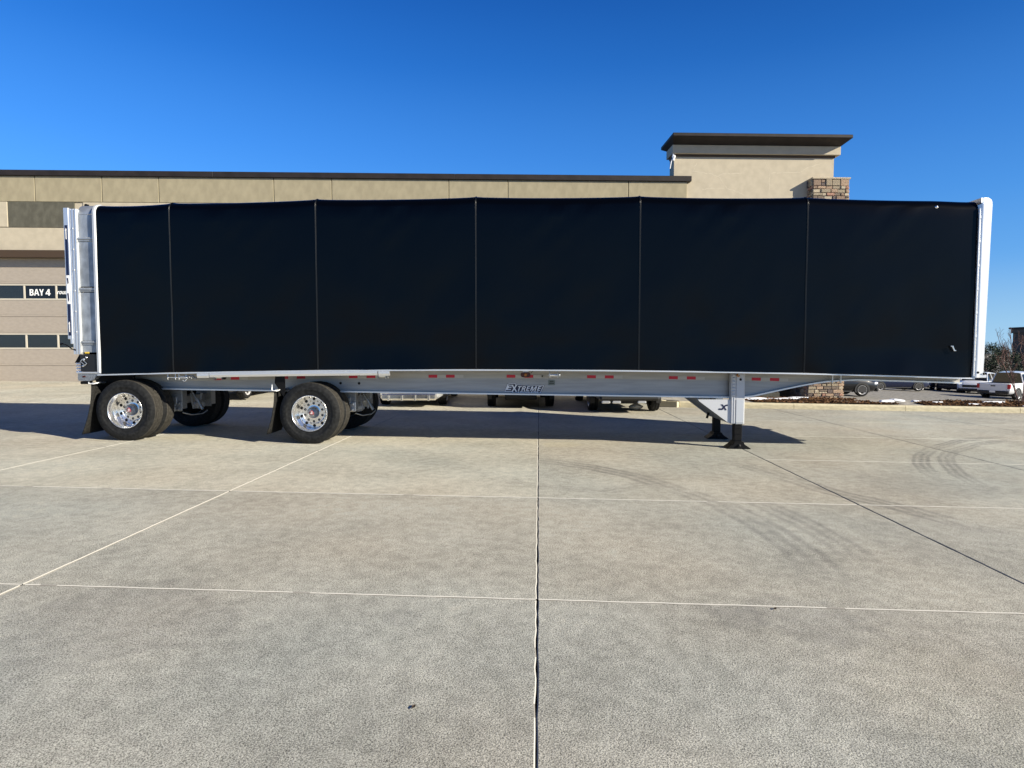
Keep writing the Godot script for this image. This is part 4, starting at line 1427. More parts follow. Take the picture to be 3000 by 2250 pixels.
func running_gear(t: Node3D) -> void:
	var st: SurfaceTool
	for ax in [[-6.48, 0.588], [-3.355, 0.551]]:
		var u: float = ax[0]
		var y: float = ax[1]
		dual(t, u, y, false, 0.0)
		dual(t, u, y, true, 0.0)
		st = S(true)
		tube(st, [Vector3(u, y, -0.30), Vector3(u, y, -WIDE + 0.30)], 0.075, 12)
		obj("axle", st, M.black_steel, t)
		for z in [-0.62, -WIDE + 0.62]:
			st = S(true)
			lathe(st, [Vector2(0.0, -0.05), Vector2(0.20, -0.05), Vector2(0.205, 0.05), Vector2(0.0, 0.05)], 24, Transform3D(Basis(), Vector3(u, y, z)))
			obj("brake_drum", st, M.black_steel, t)
		for z in [-0.80, -WIDE + 0.80]:
			# galvanised hanger ahead of the axle, trailing arm, air spring, brake chamber, damper
			st = S()
			var h := u + 0.42
			box(st, Vector3(h, 0.72, z), Vector3(0.30, 0.34, 0.16), 0.008)
			obj("hanger", st, M.galvanised, t)
			st = S()
			box(st, Vector3(h + 0.05, 0.60, z + 0.086), Vector3(0.20, 0.17, 0.02), 0.006)
			for q in [[0.02, 0.62], [0.10, 0.65], [0.09, 0.55]]:
				box(st, Vector3(h + q[0], q[1], z + 0.105), Vector3(0.04, 0.04, 0.03), 0.008)
			obj("pivot_plate", st, M.bright_aluminium if u > -4 else M.galvanised, t)
			st = S()
			bar(st, Vector3(h, 0.60, z), Vector3(u - 0.35, 0.55, z), 0.10, 0.12, 0.01)
			obj("trailing_arm", st, M.black_steel, t)
			st = S(true)
			lathe(st, [Vector2(0.10, -0.16), Vector2(0.13, -0.10), Vector2(0.11, -0.02), Vector2(0.13, 0.06), Vector2(0.10, 0.14), Vector2(0.0, 0.14)], 20, Transform3D(Basis(Vector3(1, 0, 0), Vector3(0, 0, -1), Vector3(0, 1, 0)), Vector3(u - 0.36, 0.78, z)))
			obj("air_spring", st, M.rubber, t)
			st = S(true)
			lathe(st, [Vector2(0.0, -0.1), Vector2(0.075, -0.1), Vector2(0.085, -0.01), Vector2(0.07, 0.06), Vector2(0.03, 0.11), Vector2(0.0, 0.11)], 16, Transform3D(Basis(Vector3.UP, PI * 0.5), Vector3(u + 0.34, 0.50 + (0.05 if u < -4 else 0.0), z + 0.10)))
			obj("brake_chamber", st, M.painted_silver, t)
			if z < -1.0: continue
			st = S(true)
			tube(st, [Vector3(h + 0.20, 0.86, z - 0.14), Vector3(h + 0.36, 0.60, z - 0.14)], 0.016, 8)
			tube(st, [Vector3(h + 0.29, 0.72, z - 0.14), Vector3(h + 0.40, 0.53, z - 0.14)], 0.028, 8)
			obj("damper", st, M.galvanised, t)
			st = S(true)
			tube(st, [Vector3(h + 0.12, 0.48, z + 0.02), Vector3(h + 0.22, 0.43, z - 0.1), Vector3(h + 0.34, 0.44, z - 0.25), Vector3(h + 0.40, 0.50, z - 0.3)], 0.011, 7)
			obj("air_hose", st, M.galvanised, t)
			st = S()
			bar(st, Vector3(h + 0.15, 0.82, z - 0.2), Vector3(h + 0.20, 0.53, z - 0.2), 0.03, 0.03)
			bar(st, Vector3(h + 0.36, 0.82, z - 0.2), Vector3(h + 0.29, 0.55, z - 0.2), 0.03, 0.03)
			obj("brace", st, M.galvanised, t)
		st = S()
		box(st, Vector3(u + 0.42, 0.70, -WIDE * 0.5), Vector3(0.12, 0.14, 1.2), 0.01)
		obj("hanger_tie", st, M.galvanised, t)
	# air tank between the beams
	st = S(true)
	lathe(st, [Vector2(0.0, -0.45), Vector2(0.10, -0.44), Vector2(0.15, -0.38), Vector2(0.15, 0.38), Vector2(0.10, 0.44), Vector2(0.0, 0.45)], 20, Transform3D(Basis(Vector3.UP, PI * 0.5), Vector3(-4.7, 0.98, -1.3)))
	obj("air_tank", st, M.black_paint, t)
	# mud flaps: sheets of rubber that curl backwards at the foot
	for side in 2:
		for q in [[-7.03, 1.04, 0.185, 0.19], [-3.93, 0.93, 0.20, 0.14]]:
			st = S(true)
			var z0 := -0.01 if side == 0 else -WIDE + 0.01
			var z1 := -0.62 if side == 0 else -WIDE + 0.62
			var last := []
			for k in 13:
				var f := k / 12.0
				var y: float = lerpf(q[1], q[2], f)
				var row := []
				for c in 9:
					var w := c / 8.0
					var zz := lerpf(z0, z1, w)
					var x: float = q[0] - q[3] * pow(f, 2.2) - 0.012 * sin(w * 5.0 + f * 3.0) * f
					if f < 0.2: zz = lerpf(zz, lerpf(z0, z1, 0.5), 0.0)
					row.append([Vector3(x, y, zz), Vector3(x - 0.012, y, zz)])
				if last:
					for c in 8:
						quad(st, last[c][0], last[c + 1][0], row[c + 1][0], row[c][0], Vector3(1, 0, 0))
						quad(st, last[c][1], last[c + 1][1], row[c + 1][1], row[c][1], Vector3(-1, 0, 0))
					for c in [0, 8]:
						quad(st, last[c][0], last[c][1], row[c][1], row[c][0], Vector3(0, 0, 1 if (c == 0) == (side == 0) else -1))
				last = row
			for c in 8:
				quad(st, last[c][0], last[c + 1][0], last[c + 1][1], last[c][1], Vector3.DOWN)
			obj("mud_flap", st, M.flap_rubber, t)
			st = S(true)
			var zc := -0.01 if side == 0 else -WIDE + 0.01
			var o := 1.0 if side == 0 else -1.0
			tube(st, [Vector3(q[0] - 0.04, q[1] + (0.10 if q[0] > -5.0 else 0.03), zc + 0.012 * o), Vector3(q[0] - 0.04, q[1] + 0.0, zc + 0.014 * o), Vector3(q[0] + 0.04, q[1] - 0.005, zc + 0.014 * o), Vector3(q[0] + 0.08, q[1] + 0.02, zc - 0.1 * o)], 0.012, 7)
			tube(st, [Vector3(q[0] + 0.02, q[1] + 0.01, zc), Vector3(q[0] + 0.02, q[1] + 0.01, zc - 0.6 * o)], 0.014, 7)
			obj("flap_hanger", st, M.bright_aluminium, t)
	# black plates that carry the flaps
	for z in [-0.09, -WIDE + 0.06]:
		st = S()
		prism(st, [Vector2(-3.935, 1.24), Vector2(-3.79, 1.24), Vector2(-3.78, 0.98), Vector2(-3.79, 0.80), Vector2(-3.89, 0.96), Vector2(-3.95, 1.05)], z, z + 0.03)
		obj("flap_bracket", st, M.black_steel, t)
		st = S()
		prism(st, [Vector2(-7.18, 1.08), Vector2(-7.10, 1.24), Vector2(-6.50, 1.24), Vector2(-6.50, 1.0), Vector2(-6.72, 0.88), Vector2(-7.16, 1.02)], z - 0.25, z - 0.22)
		obj("flap_bracket", st, M.black_steel, t)

func landing_gear(t: Node3D) -> void:
	var st: SurfaceTool
	for s in 2:
		var z := -0.33 if s == 0 else -1.50
		var leg := sub("landing_leg", t)
		st = S()
		box(st, Vector3(3.79, 0.79, z - 0.075), Vector3(0.15, 0.86, 0.15), 0.012)
		obj("outer_tube", st, M.painted_silver, leg)
		st = S()
		box(st, Vector3(3.785, 0.575, z + 0.004), Vector3(0.125, 0.41, 0.012), 0.004)
		box(st, Vector3(3.785, 0.40, z + 0.012), Vector3(0.125, 0.02, 0.012), 0.003)
		obj("gear_cover", st, M.bright_aluminium, leg)
		st = S()
		box(st, Vector3(3.77, 0.21, z - 0.075), Vector3(0.13, 0.36, 0.12), 0.008)
		for k in 3:
			box(st, Vector3(3.775, 0.10 + k * 0.10, z - 0.012), Vector3(0.09, 0.008, 0.008))
		obj("inner_tube", st, M.black_steel, leg)
		st = S()
		var gy := -0.052 if s == 0 else -0.050
		prism(st, [Vector2(3.575, gy + 0.002), Vector2(3.965, gy + 0.002), Vector2(3.955, gy + 0.02), Vector2(3.86, gy + 0.085), Vector2(3.84, gy + 0.125), Vector2(3.70, gy + 0.125), Vector2(3.68, gy + 0.085), Vector2(3.585, gy + 0.02)], z - 0.20, z + 0.05)
		obj("sand_shoe", st, M.black_steel, leg)
		st = S(true)
		lathe(st, [Vector2(0.022, 0.0), Vector2(0.022, 0.03), Vector2(0.0, 0.034)], 12, Transform3D(Basis(), Vector3(3.77, gy + 0.065, z + 0.05)))
		obj("shoe_pin", st, M.cast_iron, leg)
		# mounting channel beside the leg
		st = S()
		box(st, Vector3(3.675, 0.79, z - 0.055), Vector3(0.075, 0.84, 0.11), 0.004)
		box(st, Vector3(3.655, 0.62, z + 0.004), Vector3(0.016, 0.48, 0.012), 0.002)
		box(st, Vector3(3.693, 0.62, z + 0.004), Vector3(0.016, 0.48, 0.012), 0.002)
		for k in 7:
			box(st, Vector3(3.675, 1.18 - k * 0.055, z + 0.008), Vector3(0.052, 0.038, 0.024), 0.008)
		obj("mount_channel", st, M.painted_silver, leg)
		# gusset plate
		st = S()
		var gz := z - 0.03
		prism(st, [Vector2(3.10, 0.775), Vector2(3.64, 0.775), Vector2(3.635, 0.375), Vector2(3.60, 0.39), Vector2(3.18, 0.70), Vector2(3.12, 0.745)], gz, gz + 0.012)
		obj("gusset", st, M.painted_silver, leg)
		if s == 0:
			for q in [[Vector2(3.475, 0.695), Vector2(3.508, 0.695), Vector2(3.545, 0.645), Vector2(3.575, 0.598), Vector2(3.548, 0.598), Vector2(3.522, 0.640)], [Vector2(3.435, 0.602), Vector2(3.445, 0.628), Vector2(3.492, 0.626), Vector2(3.548, 0.686), Vector2(3.585, 0.694), Vector2(3.595, 0.668), Vector2(3.562, 0.668), Vector2(3.505, 0.600)]]:
				st = S()
				prism(st, q, gz + 0.013, gz + 0.0165 + (0.001 if q.size() == 6 else 0.0))
				obj("x_mark", st, M.navy, leg)
	# sloping cross plate between the two gussets
	st = S()
	prism(st, [Vector2(3.10, 0.79), Vector2(3.64, 0.385), Vector2(3.633, 0.375), Vector2(3.09, 0.78)], -1.50, -0.365)
	obj("cross_plate", st, M.galvanised, t)
	st = S(true)
	tube(st, [Vector3(3.50, 0.52, -1.1), Vector3(3.46, 0.38, -1.1)], 0.022, 8)
	obj("crank_stub", st, M.black_steel, t)
	st = S(true)
	tube(st, [Vector3(3.79, 0.62, -0.47), Vector3(3.79, 0.62, -1.5)], 0.02, 8)
	obj("cross_shaft", st, M.galvanised, t)
	st = S(true)
	tube(st, [Vector3(3.74, 1.20, -0.325), Vector3(3.72, 1.18, -0.315), Vector3(3.735, 1.165, -0.305), Vector3(3.765, 1.172, -0.305)], 0.010, 7)
	obj("crank_hook", st, M.hook_orange, t)
	st = S(true)
	lathe(st, [Vector2(0.02, 0), Vector2(0.02, 0.004), Vector2(0, 0.004)], 14, Transform3D(Basis(), Vector3(3.79, 1.11, -0.330)))
	obj("crank_socket", st, M.cast_iron, t)
	# kingpin plate and two rods under the neck
	st = S()
	box(st, Vector3(6.2, 1.085, -WIDE * 0.5), Vector3(2.0, 0.02, 1.1))
	obj("kingpin_plate", st, M.black_steel, t)
	for u in [5.33, 5.465]:
		st = S()
		box(st, Vector3(u, 1.13, -0.42), Vector3(0.018, 0.16, 0.03), 0.003)
		obj("hanger_rod", st, M.bright_aluminium, t)

func side_fittings(t: Node3D) -> void:
	var st: SurfaceTool
	var zt := -0.4845
	for q in [[-5.20, -5.05], [-4.90, -4.75], [-3.97, -3.89], [-3.74, -3.59], [-2.83, -2.68], [-2.52, -2.37], [-1.45, -1.30], [-1.15, -1.0], [-0.11, 0.04], [0.195, 0.345], [1.26, 1.41], [1.56, 1.71], [2.64, 2.79], [2.94, 3.09], [4.025, 4.175], [4.33, 4.48]]:
		for w in 2:
			var a: float = q[0] + (0.0 if w == 0 else q[1] - q[0] + 0.002)
			var b: float = q[1] if w == 0 else q[1] + 0.15
			if w == 1 and q[0] < -5.1: continue
			st = S()
			var ya := cb(a) + 1.128
			var yb := cb(b) + 1.128
			prism(st, [Vector2(a, ya), Vector2(b, yb), Vector2(b, yb + 0.05), Vector2(a, ya + 0.05)], zt - 0.002, zt + 0.0025)
			obj("red_reflector" if w == 0 else "white_reflector", st, M.red_tape if w == 0 else M.white_tape, t)
	for q in [[-3.42, 1.03], [-2.98, 1.03], [-2.658, 1.027], [-3.41, 1.175], [-2.98, 1.177], [-2.655, 1.177]]:
		st = S(true)
		var z := -0.498 if q[1] < 1.1 else -0.483
		lathe(st, [Vector2(0.022, 0.0), Vector2(0.022, 0.004), Vector2(0.012, 0.004)], 12, Transform3D(Basis(), Vector3(q[0], q[1], z)))
		lathe(st, [Vector2(0.012, 0.004), Vector2(0.012, 0.018), Vector2(0, 0.02)], 6, Transform3D(Basis(), Vector3(q[0], q[1], z)))
		obj("frame_bolt", st, M.black_steel, t)
	# long bright bar under the rail, its two end caps
	for q in [[-5.205, -5.005, 0.075], [-4.995, -2.20, 0.068], [-2.185, -2.005, 0.075]]:
		st = S()
		along(st, q[0], q[1], 10, [Vector2(1.292 - q[2] - 0.03, -0.03), Vector2(1.292 - q[2] - 0.03, 0.035), Vector2(1.296 - q[2], 0.046), Vector2(1.256, 0.046), Vector2(1.262, 0.035), Vector2(1.262, -0.03)], cb)
		obj("slider_bar", st, M.bright_aluminium, t)
	# strap winches under the rail
	for q in [[-4.86, 1.165], [-2.12, 1.188], [0.70, 1.205]]:
		var w := sub("strap_winch", t, Vector3(q[0], q[1], -0.05))
		st = S()
		for x in [-0.085, 0.045]:
			box(st, Vector3(x, 0.0, 0), Vector3(0.010, 0.115, 0.09), 0.002)
		box(st, Vector3(-0.02, 0.055, 0), Vector3(0.14, 0.010, 0.09), 0.002)
		obj("winch_frame", st, M.galvanised, w)
		st = S(true)
		tube(st, [Vector3(-0.10, -0.015, 0.0), Vector3(0.075, -0.015, 0.0)], 0.022, 10)
		obj("winch_drum", st, M.bright_aluminium, w)
		st = S(true)
		lathe(st, [Vector2(0.0, -0.012), Vector2(0.040, -0.012), Vector2(0.040, 0.012), Vector2(0.0, 0.012)], 14, Transform3D(Basis(Vector3.UP, PI * 0.5), Vector3(0.07, -0.015, 0)))
		obj("winch_ratchet", st, M.black_steel if q[0] < -4 else M.galvanised, w)
	# wire rack of hooks behind the rear wheels
	st = S(true)
	for u in [-5.74, -5.61, -5.55, -5.43]:
		tube(st, [Vector3(u, 1.25, -0.03), Vector3(u, 1.135, -0.03), Vector3(u + 0.005, 1.118, -0.02), Vector3(u + 0.02, 1.11, 0.0)], 0.007, 6)
	tube(st, [Vector3(-5.74, 1.145, -0.03), Vector3(-5.43, 1.135, -0.03)], 0.008, 6)
	tube(st, [Vector3(-5.56, 1.16, -0.05), Vector3(-5.40, 1.15, -0.05)], 0.012, 6)
	tube(st, [Vector3(-5.49, 1.10, -0.03), Vector3(-5.46, 1.08, -0.03), Vector3(-5.44, 1.09, -0.03), Vector3(-5.43, 1.12, -0.03)], 0.008, 6)
	obj("hook_rack", st, M.bright_aluminium, t)
	st = S(true)
	tube(st, [Vector3(-5.46, 1.205, -0.02), Vector3(-5.20, 1.215, -0.02)], 0.014, 8)
	tube(st, [Vector3(-5.47, 1.165, -0.04), Vector3(-5.30, 1.175, -0.04)], 0.012, 8)
	for k in 5:
		box(st, Vector3(-5.40 + k * 0.035, 1.135 + 0.012 * (k % 2), -0.02), Vector3(0.026, 0.03, 0.04), 0.008)
	obj("ratchet_linkage", st, M.galvanised, t)
	# amber lamp on its bracket
	var lamp := sub("side_lamp", t, Vector3(0.22, 1.195, -0.09))
	st = S()
	box(st, Vector3(0, 0.07, -0.02), Vector3(0.10, 0.07, 0.02), 0.004)
	obj("lamp_bracket", st, M.aluminium, lamp)
	var oval := []
	for k in 24:
		var a := TAU * k / 24
		oval.append(Vector2(0.040 * cos(a) + (0.042 if cos(a) > 0 else -0.042), 0.042 * sin(a)))
	st = S()
	prism(st, oval, -0.01, 0.018)
	obj("lamp_body", st, M.lamp_red, lamp)
	st = S(true)
	lathe(st, [Vector2(0.026, 0.0), Vector2(0.024, 0.012), Vector2(0.0, 0.02)], 12, Transform3D(Basis(), Vector3(0, 0, 0.014)))
	obj("lamp_lens", st, M.lamp_amber, lamp)
	st = S(true)
	tube(st, [Vector3(0.085, 0.02, 0.0), Vector3(0.12, 0.065, 0.0), Vector3(0.17, 0.075, 0.0)], 0.005, 6)
	obj("lamp_wire", st, M.black_steel, lamp)
	st = S()
	box(st, Vector3(0.50, 1.155, -0.47), Vector3(0.025, 0.02, 0.03), 0.004)
	obj("frame_clip", st, M.black_steel, t)
	# small data plate
	st = S()
	box(st, Vector3(0.66, 1.045, -0.494), Vector3(0.115, 0.085, 0.008), 0.002)
	obj("data_plate", st, M.plate_green, t)
	for q in [[1.063, 0.058], [1.032, 0.075]]:
		st = S()
		for k in 4:
			box(st, Vector3(0.66 + (k - 1.5) * q[1] * 0.27, q[0], -0.489), Vector3(q[1] * 0.20, 0.014, 0.003))
		obj("plate_print", st, M.cast_iron, t)
	# maker's emblem on the web: silver outline, navy field, silver letters
	var e := sub("emblem", t, Vector3(0, 0.02, 0))
	st = S()
	prism(st, [Vector2(-0.155, 0.862), Vector2(-0.095, 1.008), Vector2(0.045, 1.018), Vector2(0.058, 0.996), Vector2(0.54, 0.984), Vector2(0.475, 0.842), Vector2(-0.015, 0.842), Vector2(-0.02, 0.862)], -0.4995, -0.4975)
	obj("emblem_edge", st, M.navy, e)
	st = S()
	prism(st, [Vector2(-0.148, 0.867), Vector2(-0.091, 1.003), Vector2(0.042, 1.013), Vector2(0.055, 0.991), Vector2(0.532, 0.979), Vector2(0.471, 0.847), Vector2(-0.009, 0.847), Vector2(-0.014, 0.867)], -0.499, -0.4955)
	obj("emblem_border", st, M.emblem_silver, e)
	st = S()
	prism(st, [Vector2(-0.130, 0.877), Vector2(-0.080, 0.992), Vector2(0.034, 1.001), Vector2(0.047, 0.982), Vector2(0.514, 0.970), Vector2(0.462, 0.855), Vector2(0.004, 0.855), Vector2(0.0, 0.877)], -0.499, -0.4935)
	obj("emblem_field", st, M.navy, e)
	lettering("emblem_lettering", "E", 0.078, 0.085, "Droid Sans", true, 0.35, Transform3D(Basis(), Vector3(-0.065, 0.936, -0.492)), M.emblem_silver, e, 0.003)
	lettering("emblem_lettering", "X", 0.118, 0.10, "Droid Sans", true, 0.0, Transform3D(Basis(), Vector3(0.022, 0.925, -0.4915)), M.emblem_silver, e, 0.003)
	lettering("emblem_lettering", "TREME", 0.078, 0.40, "Droid Sans", true, 0.35, Transform3D(Basis(), Vector3(0.275, 0.924, -0.492)), M.emblem_silver, e, 0.003)
	lettering("emblem_lettering", "TRAILERS", 0.026, 0.36, "Droid Sans", true, 0.35, Transform3D(Basis(), Vector3(0.255, 0.868, -0.492)), M.emblem_silver, e, 0.003)

# ---------------------------------------------------------------- vehicles
const SHAPES := {
	"sedan": {"body": [[-2.36, 0.42, 0.82, 0.86, 0.66], [-2.25, 0.30, 0.92, 0.97, 0.80], [-1.9, 0.24, 0.96, 1.02, 0.88], [-1.0, 0.22, 0.96, 1.0, 0.91], [0.0, 0.22, 0.94, 0.98, 0.91], [0.9, 0.22, 0.93, 1.0, 0.90], [1.6, 0.22, 0.88, 0.95, 0.88], [2.1, 0.24, 0.78, 0.82, 0.80], [2.36, 0.36, 0.66, 0.68, 0.62]],
		"cabin": [[-1.85, 0.98, 1.0, 0.72, 0.64], [-1.05, 0.97, 1.37, 0.80, 0.58], [-0.3, 0.97, 1.45, 0.83, 0.60], [0.2, 0.97, 1.43, 0.83, 0.60], [1.05, 0.97, 1.0, 0.80, 0.72]], "axle": 1.40, "r": 0.34},
	"suv": {"body": [[-2.32, 0.45, 0.95, 1.0, 0.72], [-2.2, 0.32, 1.05, 1.06, 0.86], [-1.6, 0.26, 1.06, 1.06, 0.92], [0.0, 0.25, 1.04, 1.05, 0.93], [1.0, 0.25, 1.02, 1.08, 0.92], [1.7, 0.26, 0.98, 1.04, 0.90], [2.15, 0.3, 0.88, 0.93, 0.82], [2.35, 0.42, 0.76, 0.78, 0.66]],
		"cabin": [[-2.22, 1.04, 1.10, 0.82, 0.74], [-1.9, 1.05, 1.60, 0.84, 0.66], [-0.5, 1.05, 1.68, 0.86, 0.66], [0.3, 1.05, 1.66, 0.86, 0.66], [1.15, 1.05, 1.08, 0.84, 0.76]], "axle": 1.40, "r": 0.36},
	"pickup": {"body": [[-2.70, 0.46, 1.06, 1.06, 0.91], [-2.62, 0.40, 1.08, 1.08, 0.93], [-0.9, 0.34, 1.08, 1.08, 0.94], [0.0, 0.34, 1.06, 1.06, 0.94], [1.0, 0.34, 1.06, 1.10, 0.94], [1.9, 0.36, 1.04, 1.08, 0.92], [2.5, 0.34, 0.98, 1.02, 0.88], [2.7, 0.38, 0.9, 0.92, 0.8]],
		"cabin": [[-0.95, 1.07, 1.1, 0.86, 0.76], [-0.85, 1.07, 1.72, 0.86, 0.68], [0.0, 1.07, 1.80, 0.87, 0.70], [0.5, 1.07, 1.76, 0.87, 0.69], [1.25, 1.07, 1.11, 0.85, 0.78]], "axle": 1.70, "r": 0.38},
}

func vehicle(called: String, label: String, kind: String, paint: String, at: Vector3, yaw: float, group := "", low := 0.0) -> Node3D:
	var d: Dictionary = SHAPES[kind]
	var v := thing(called, label, "pickup truck" if kind == "pickup" else "car", at, yaw, group)
	var body: Array = d.body
	var st := S(true)
	var rows := []
	for s in body:
		var w: float = s[4]
		var yb: float = s[1] - low
		var half := [Vector2(0.0, yb), Vector2(w * 0.82, yb), Vector2(w * 0.965, yb + 0.09), Vector2(w, lerpf(yb, s[2], 0.55)), Vector2(w * 0.985, s[2] - 0.07), Vector2(w * 0.93, s[2]), Vector2(w * 0.5, lerpf(s[2], s[3], 0.8)), Vector2(0.0, s[3])]
		var ring := []
		for p in half: ring.append(Vector3(s[0], p.y, p.x))
		for k in range(half.size() - 2, 0, -1): ring.append(Vector3(s[0], half[k].y, -half[k].x))
		rows.append(ring)
	for i in rows.size() - 1:
		for k in rows[i].size():
			var k2: int = (k + 1) % rows[i].size()
			var m: Vector3 = (rows[i][k] + rows[i][k2]) * 0.5
			quad(st, rows[i][k], rows[i + 1][k], rows[i + 1][k2], rows[i][k2], Vector3(0, m.y - 0.62, m.z))
	st.set_smooth_group(-1)
	for e in [0, rows.size() - 1]:
		for k in range(1, rows[e].size() - 1):
			tri(st, rows[e][0], rows[e][k], rows[e][k + 1], Vector3(-1 if e == 0 else 1, 0, 0))
	obj("body", st, M[paint], v)
	# cabin
	var glass := S()
	var roof := S(true)
	var cab: Array = d.cabin
	var sec := func(s: Array) -> Array: return [Vector3(s[0], s[1] - 0.02, s[3]), Vector3(s[0], lerpf(s[1], s[2], 0.86), s[4] + 0.03), Vector3(s[0], lerpf(s[1], s[2], 0.95), s[4] - 0.01), Vector3(s[0], s[2], s[4] - 0.12), Vector3(s[0], s[2] + 0.015, 0.0)]
	for i in cab.size() - 1:
		var a: Array = sec.call(cab[i])
		var b: Array = sec.call(cab[i + 1])
		var steep := absf(cab[i][2] - cab[i + 1][2]) > 0.25
		for sg in [1.0, -1.0]:
			var m := Vector3(1, 1, sg)
			for k in 4:
				quad(glass if k == 0 or steep else roof, a[k] * m, b[k] * m, b[k + 1] * m, a[k + 1] * m, Vector3(0, 0.2 if k == 0 else 1.0, sg if k < 2 else 0.0))
	obj("windows", glass, M.car_glass, v)
	obj("roof", roof, M[paint], v)
	for i in cab.size():
		var a: Array = sec.call(cab[i])
		for sg in [1.0, -1.0]:
			var m := Vector3(1, 1, sg)
			st = S(true)
			if i == 0 or i == cab.size() - 2:
				var b: Array = sec.call(cab[i + 1])
				var lowp: Vector3 = a[0] if i == 0 else b[0]
				var top: Vector3 = b[2] if i == 0 else a[2]
				tube(st, [lowp * m + Vector3(0, 0.01, 0), top * m], 0.035, 6)
			elif i == 2:
				tube(st, [a[0] * m, a[2] * m], 0.032, 6)
			else:
				continue
			obj("pillar", st, M[paint], v)
	# wheels
	for x in [-d.axle, d.axle]:
		for sg in [1.0, -1.0]:
			var r: float = d.r
			var w: float = body[3][4]
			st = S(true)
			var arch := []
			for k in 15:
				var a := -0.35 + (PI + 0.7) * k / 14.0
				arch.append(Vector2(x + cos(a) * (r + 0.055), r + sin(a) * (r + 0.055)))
			prism(st, arch, (w - 0.12) * sg, (w * 1.0 + 0.004) * sg)  # black disc on the body side, painted shade of an uncut wheel well
			obj("dark_wheel_well", st, M.car_plastic, v)
			var wh := sub("wheel", v, Vector3(x, r, sg * (w + 0.012)))
			if sg < 0: wh.rotation.y = PI
			st = S(true)
			lathe(st, [Vector2(r * 0.64, -0.22), Vector2(r * 0.94, -0.235), Vector2(r, -0.215), Vector2(r, -0.15), Vector2(r - 0.008, -0.145), Vector2(r, -0.14), Vector2(r, -0.075), Vector2(r - 0.008, -0.07), Vector2(r, -0.065), Vector2(r, -0.03), Vector2(r * 0.95, -0.008), Vector2(r * 0.82, 0.0), Vector2(r * 0.68, -0.012)], 36)
			obj("tyre", st, M.rubber, wh)
			st = S(true)
			lathe(st, [Vector2(r * 0.70, -0.010), Vector2(r * 0.68, -0.006), Vector2(r * 0.62, -0.02), Vector2(r * 0.60, -0.12)], 32)
			for k in 5:
				var a := TAU * k / 5.0 + 0.3
				for e in [-0.10, 0.10]:
					bar(st, Vector3(cos(a) * r * 0.12, sin(a) * r * 0.12, -0.035), Vector3(cos(a + e) * r * 0.64, sin(a + e) * r * 0.64, -0.03), r * 0.085, 0.025, 0.006)
			lathe(st, [Vector2(r * 0.17, -0.05), Vector2(r * 0.17, -0.022), Vector2(0.0, -0.016)], 14)
			obj("rim", st, M.wheel_alloy, wh)
			st = S(true)
			lathe(st, [Vector2(r * 0.63, -0.09), Vector2(0.0, -0.09)], 20)
			obj("brake_disc", st, M.cast_iron, wh)
	# lamps, grille, bumpers, mirrors, plate
	var f: Array = body[body.size() - 2]
	var b0: Array = body[0]
	for sg in [1.0, -1.0]:
		st = S()
		box(st, Vector3(f[0] + 0.06, lerpf(f[1], f[2], 0.80), sg * f[4] * 0.80), Vector3(0.30, 0.13, 0.28), 0.04, Basis.from_euler(Vector3(0, sg * 0.5, 0.1)))
		obj("headlamp", st, M.headlamp, v)
		st = S()
		box(st, Vector3(b0[0] + 0.05, lerpf(b0[1], b0[2], 0.72), sg * b0[4] * 0.92), Vector3(0.14, 0.30 if kind == "pickup" else 0.15, 0.17 if kind == "pickup" else 0.30), 0.025)
		obj("tail_lamp", st, M.tail_red, v)
		st = S()
		box(st, Vector3(d.cabin[4][0] - 0.25, 1.08, sg * (body[4][4] + 0.09)), Vector3(0.10, 0.13, 0.20), 0.03)
		obj("mirror", st, M[paint], v)
		st = S()
		box(st, Vector3(-0.1, lerpf(body[3][1] - low, body[3][2], 0.06), sg * (body[3][4] - 0.02)), Vector3(d.axle * 1.35, 0.07, 0.05), 0.01)
		obj("sill", st, M.car_plastic, v)
		for x in ([-0.35, 0.55] if kind != "pickup" else [0.05, 0.80]):
			st = S()
			box(st, Vector3(x, 0.88, sg * (body[4][4] * 0.99)), Vector3(0.16, 0.025, 0.03), 0.008)
			obj("door_handle", st, M[paint], v)
	st = S()
	box(st, Vector3(body[-1][0] - 0.03, lerpf(f[1], f[2], 0.62), 0), Vector3(0.10, 0.20 if kind != "pickup" else 0.34, f[4] * 1.15), 0.03)
	obj("grille", st, M.car_plastic, v)
	st = S()
	box(st, Vector3(body[-1][0] - 0.04, f[1] + 0.10 - low, 0), Vector3(0.16, 0.20, f[4] * 1.75), 0.05)
	obj("front_bumper", st, M.chrome if kind == "pickup" and paint == "paint_silver" else M.car_plastic, v)
	st = S()
	box(st, Vector3(b0[0] - 0.02, b0[1] + 0.06, 0), Vector3(0.16, 0.20, b0[4] * 1.9), 0.04)
	obj("rear_bumper", st, M.car_plastic, v)
	st = S()
	box(st, Vector3(b0[0] - 0.105, b0[1] + (0.10 if kind == "pickup" else 0.28), 0), Vector3(0.02, 0.13, 0.32), 0.004)
	obj("number_plate", st, M.print_white, v)
	st = S()
	box(st, Vector3(0.0, 0.30, 0), Vector3(d.axle * 2.5, 0.16, 0.9), 0.02)
	obj("underbody", st, M.car_plastic, v)
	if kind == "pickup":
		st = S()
		box(st, Vector3(-1.76, 1.082, 0), Vector3(1.55, 0.012, 1.55))  # dark plate drawn for the shade inside the open bed
		obj("dark_bed_plate", st, M.car_plastic, v)
		st = S()
		box(st, Vector3(b0[0] - 0.012, 0.80, 0), Vector3(0.03, 0.46, 1.42), 0.012)
		obj("tailgate", st, M[paint], v)
		st = S()
		box(st, Vector3(b0[0] - 0.032, 0.92, 0), Vector3(0.016, 0.07, 0.26), 0.006)
		obj("tailgate_handle", st, M.car_plastic, v)
	return v

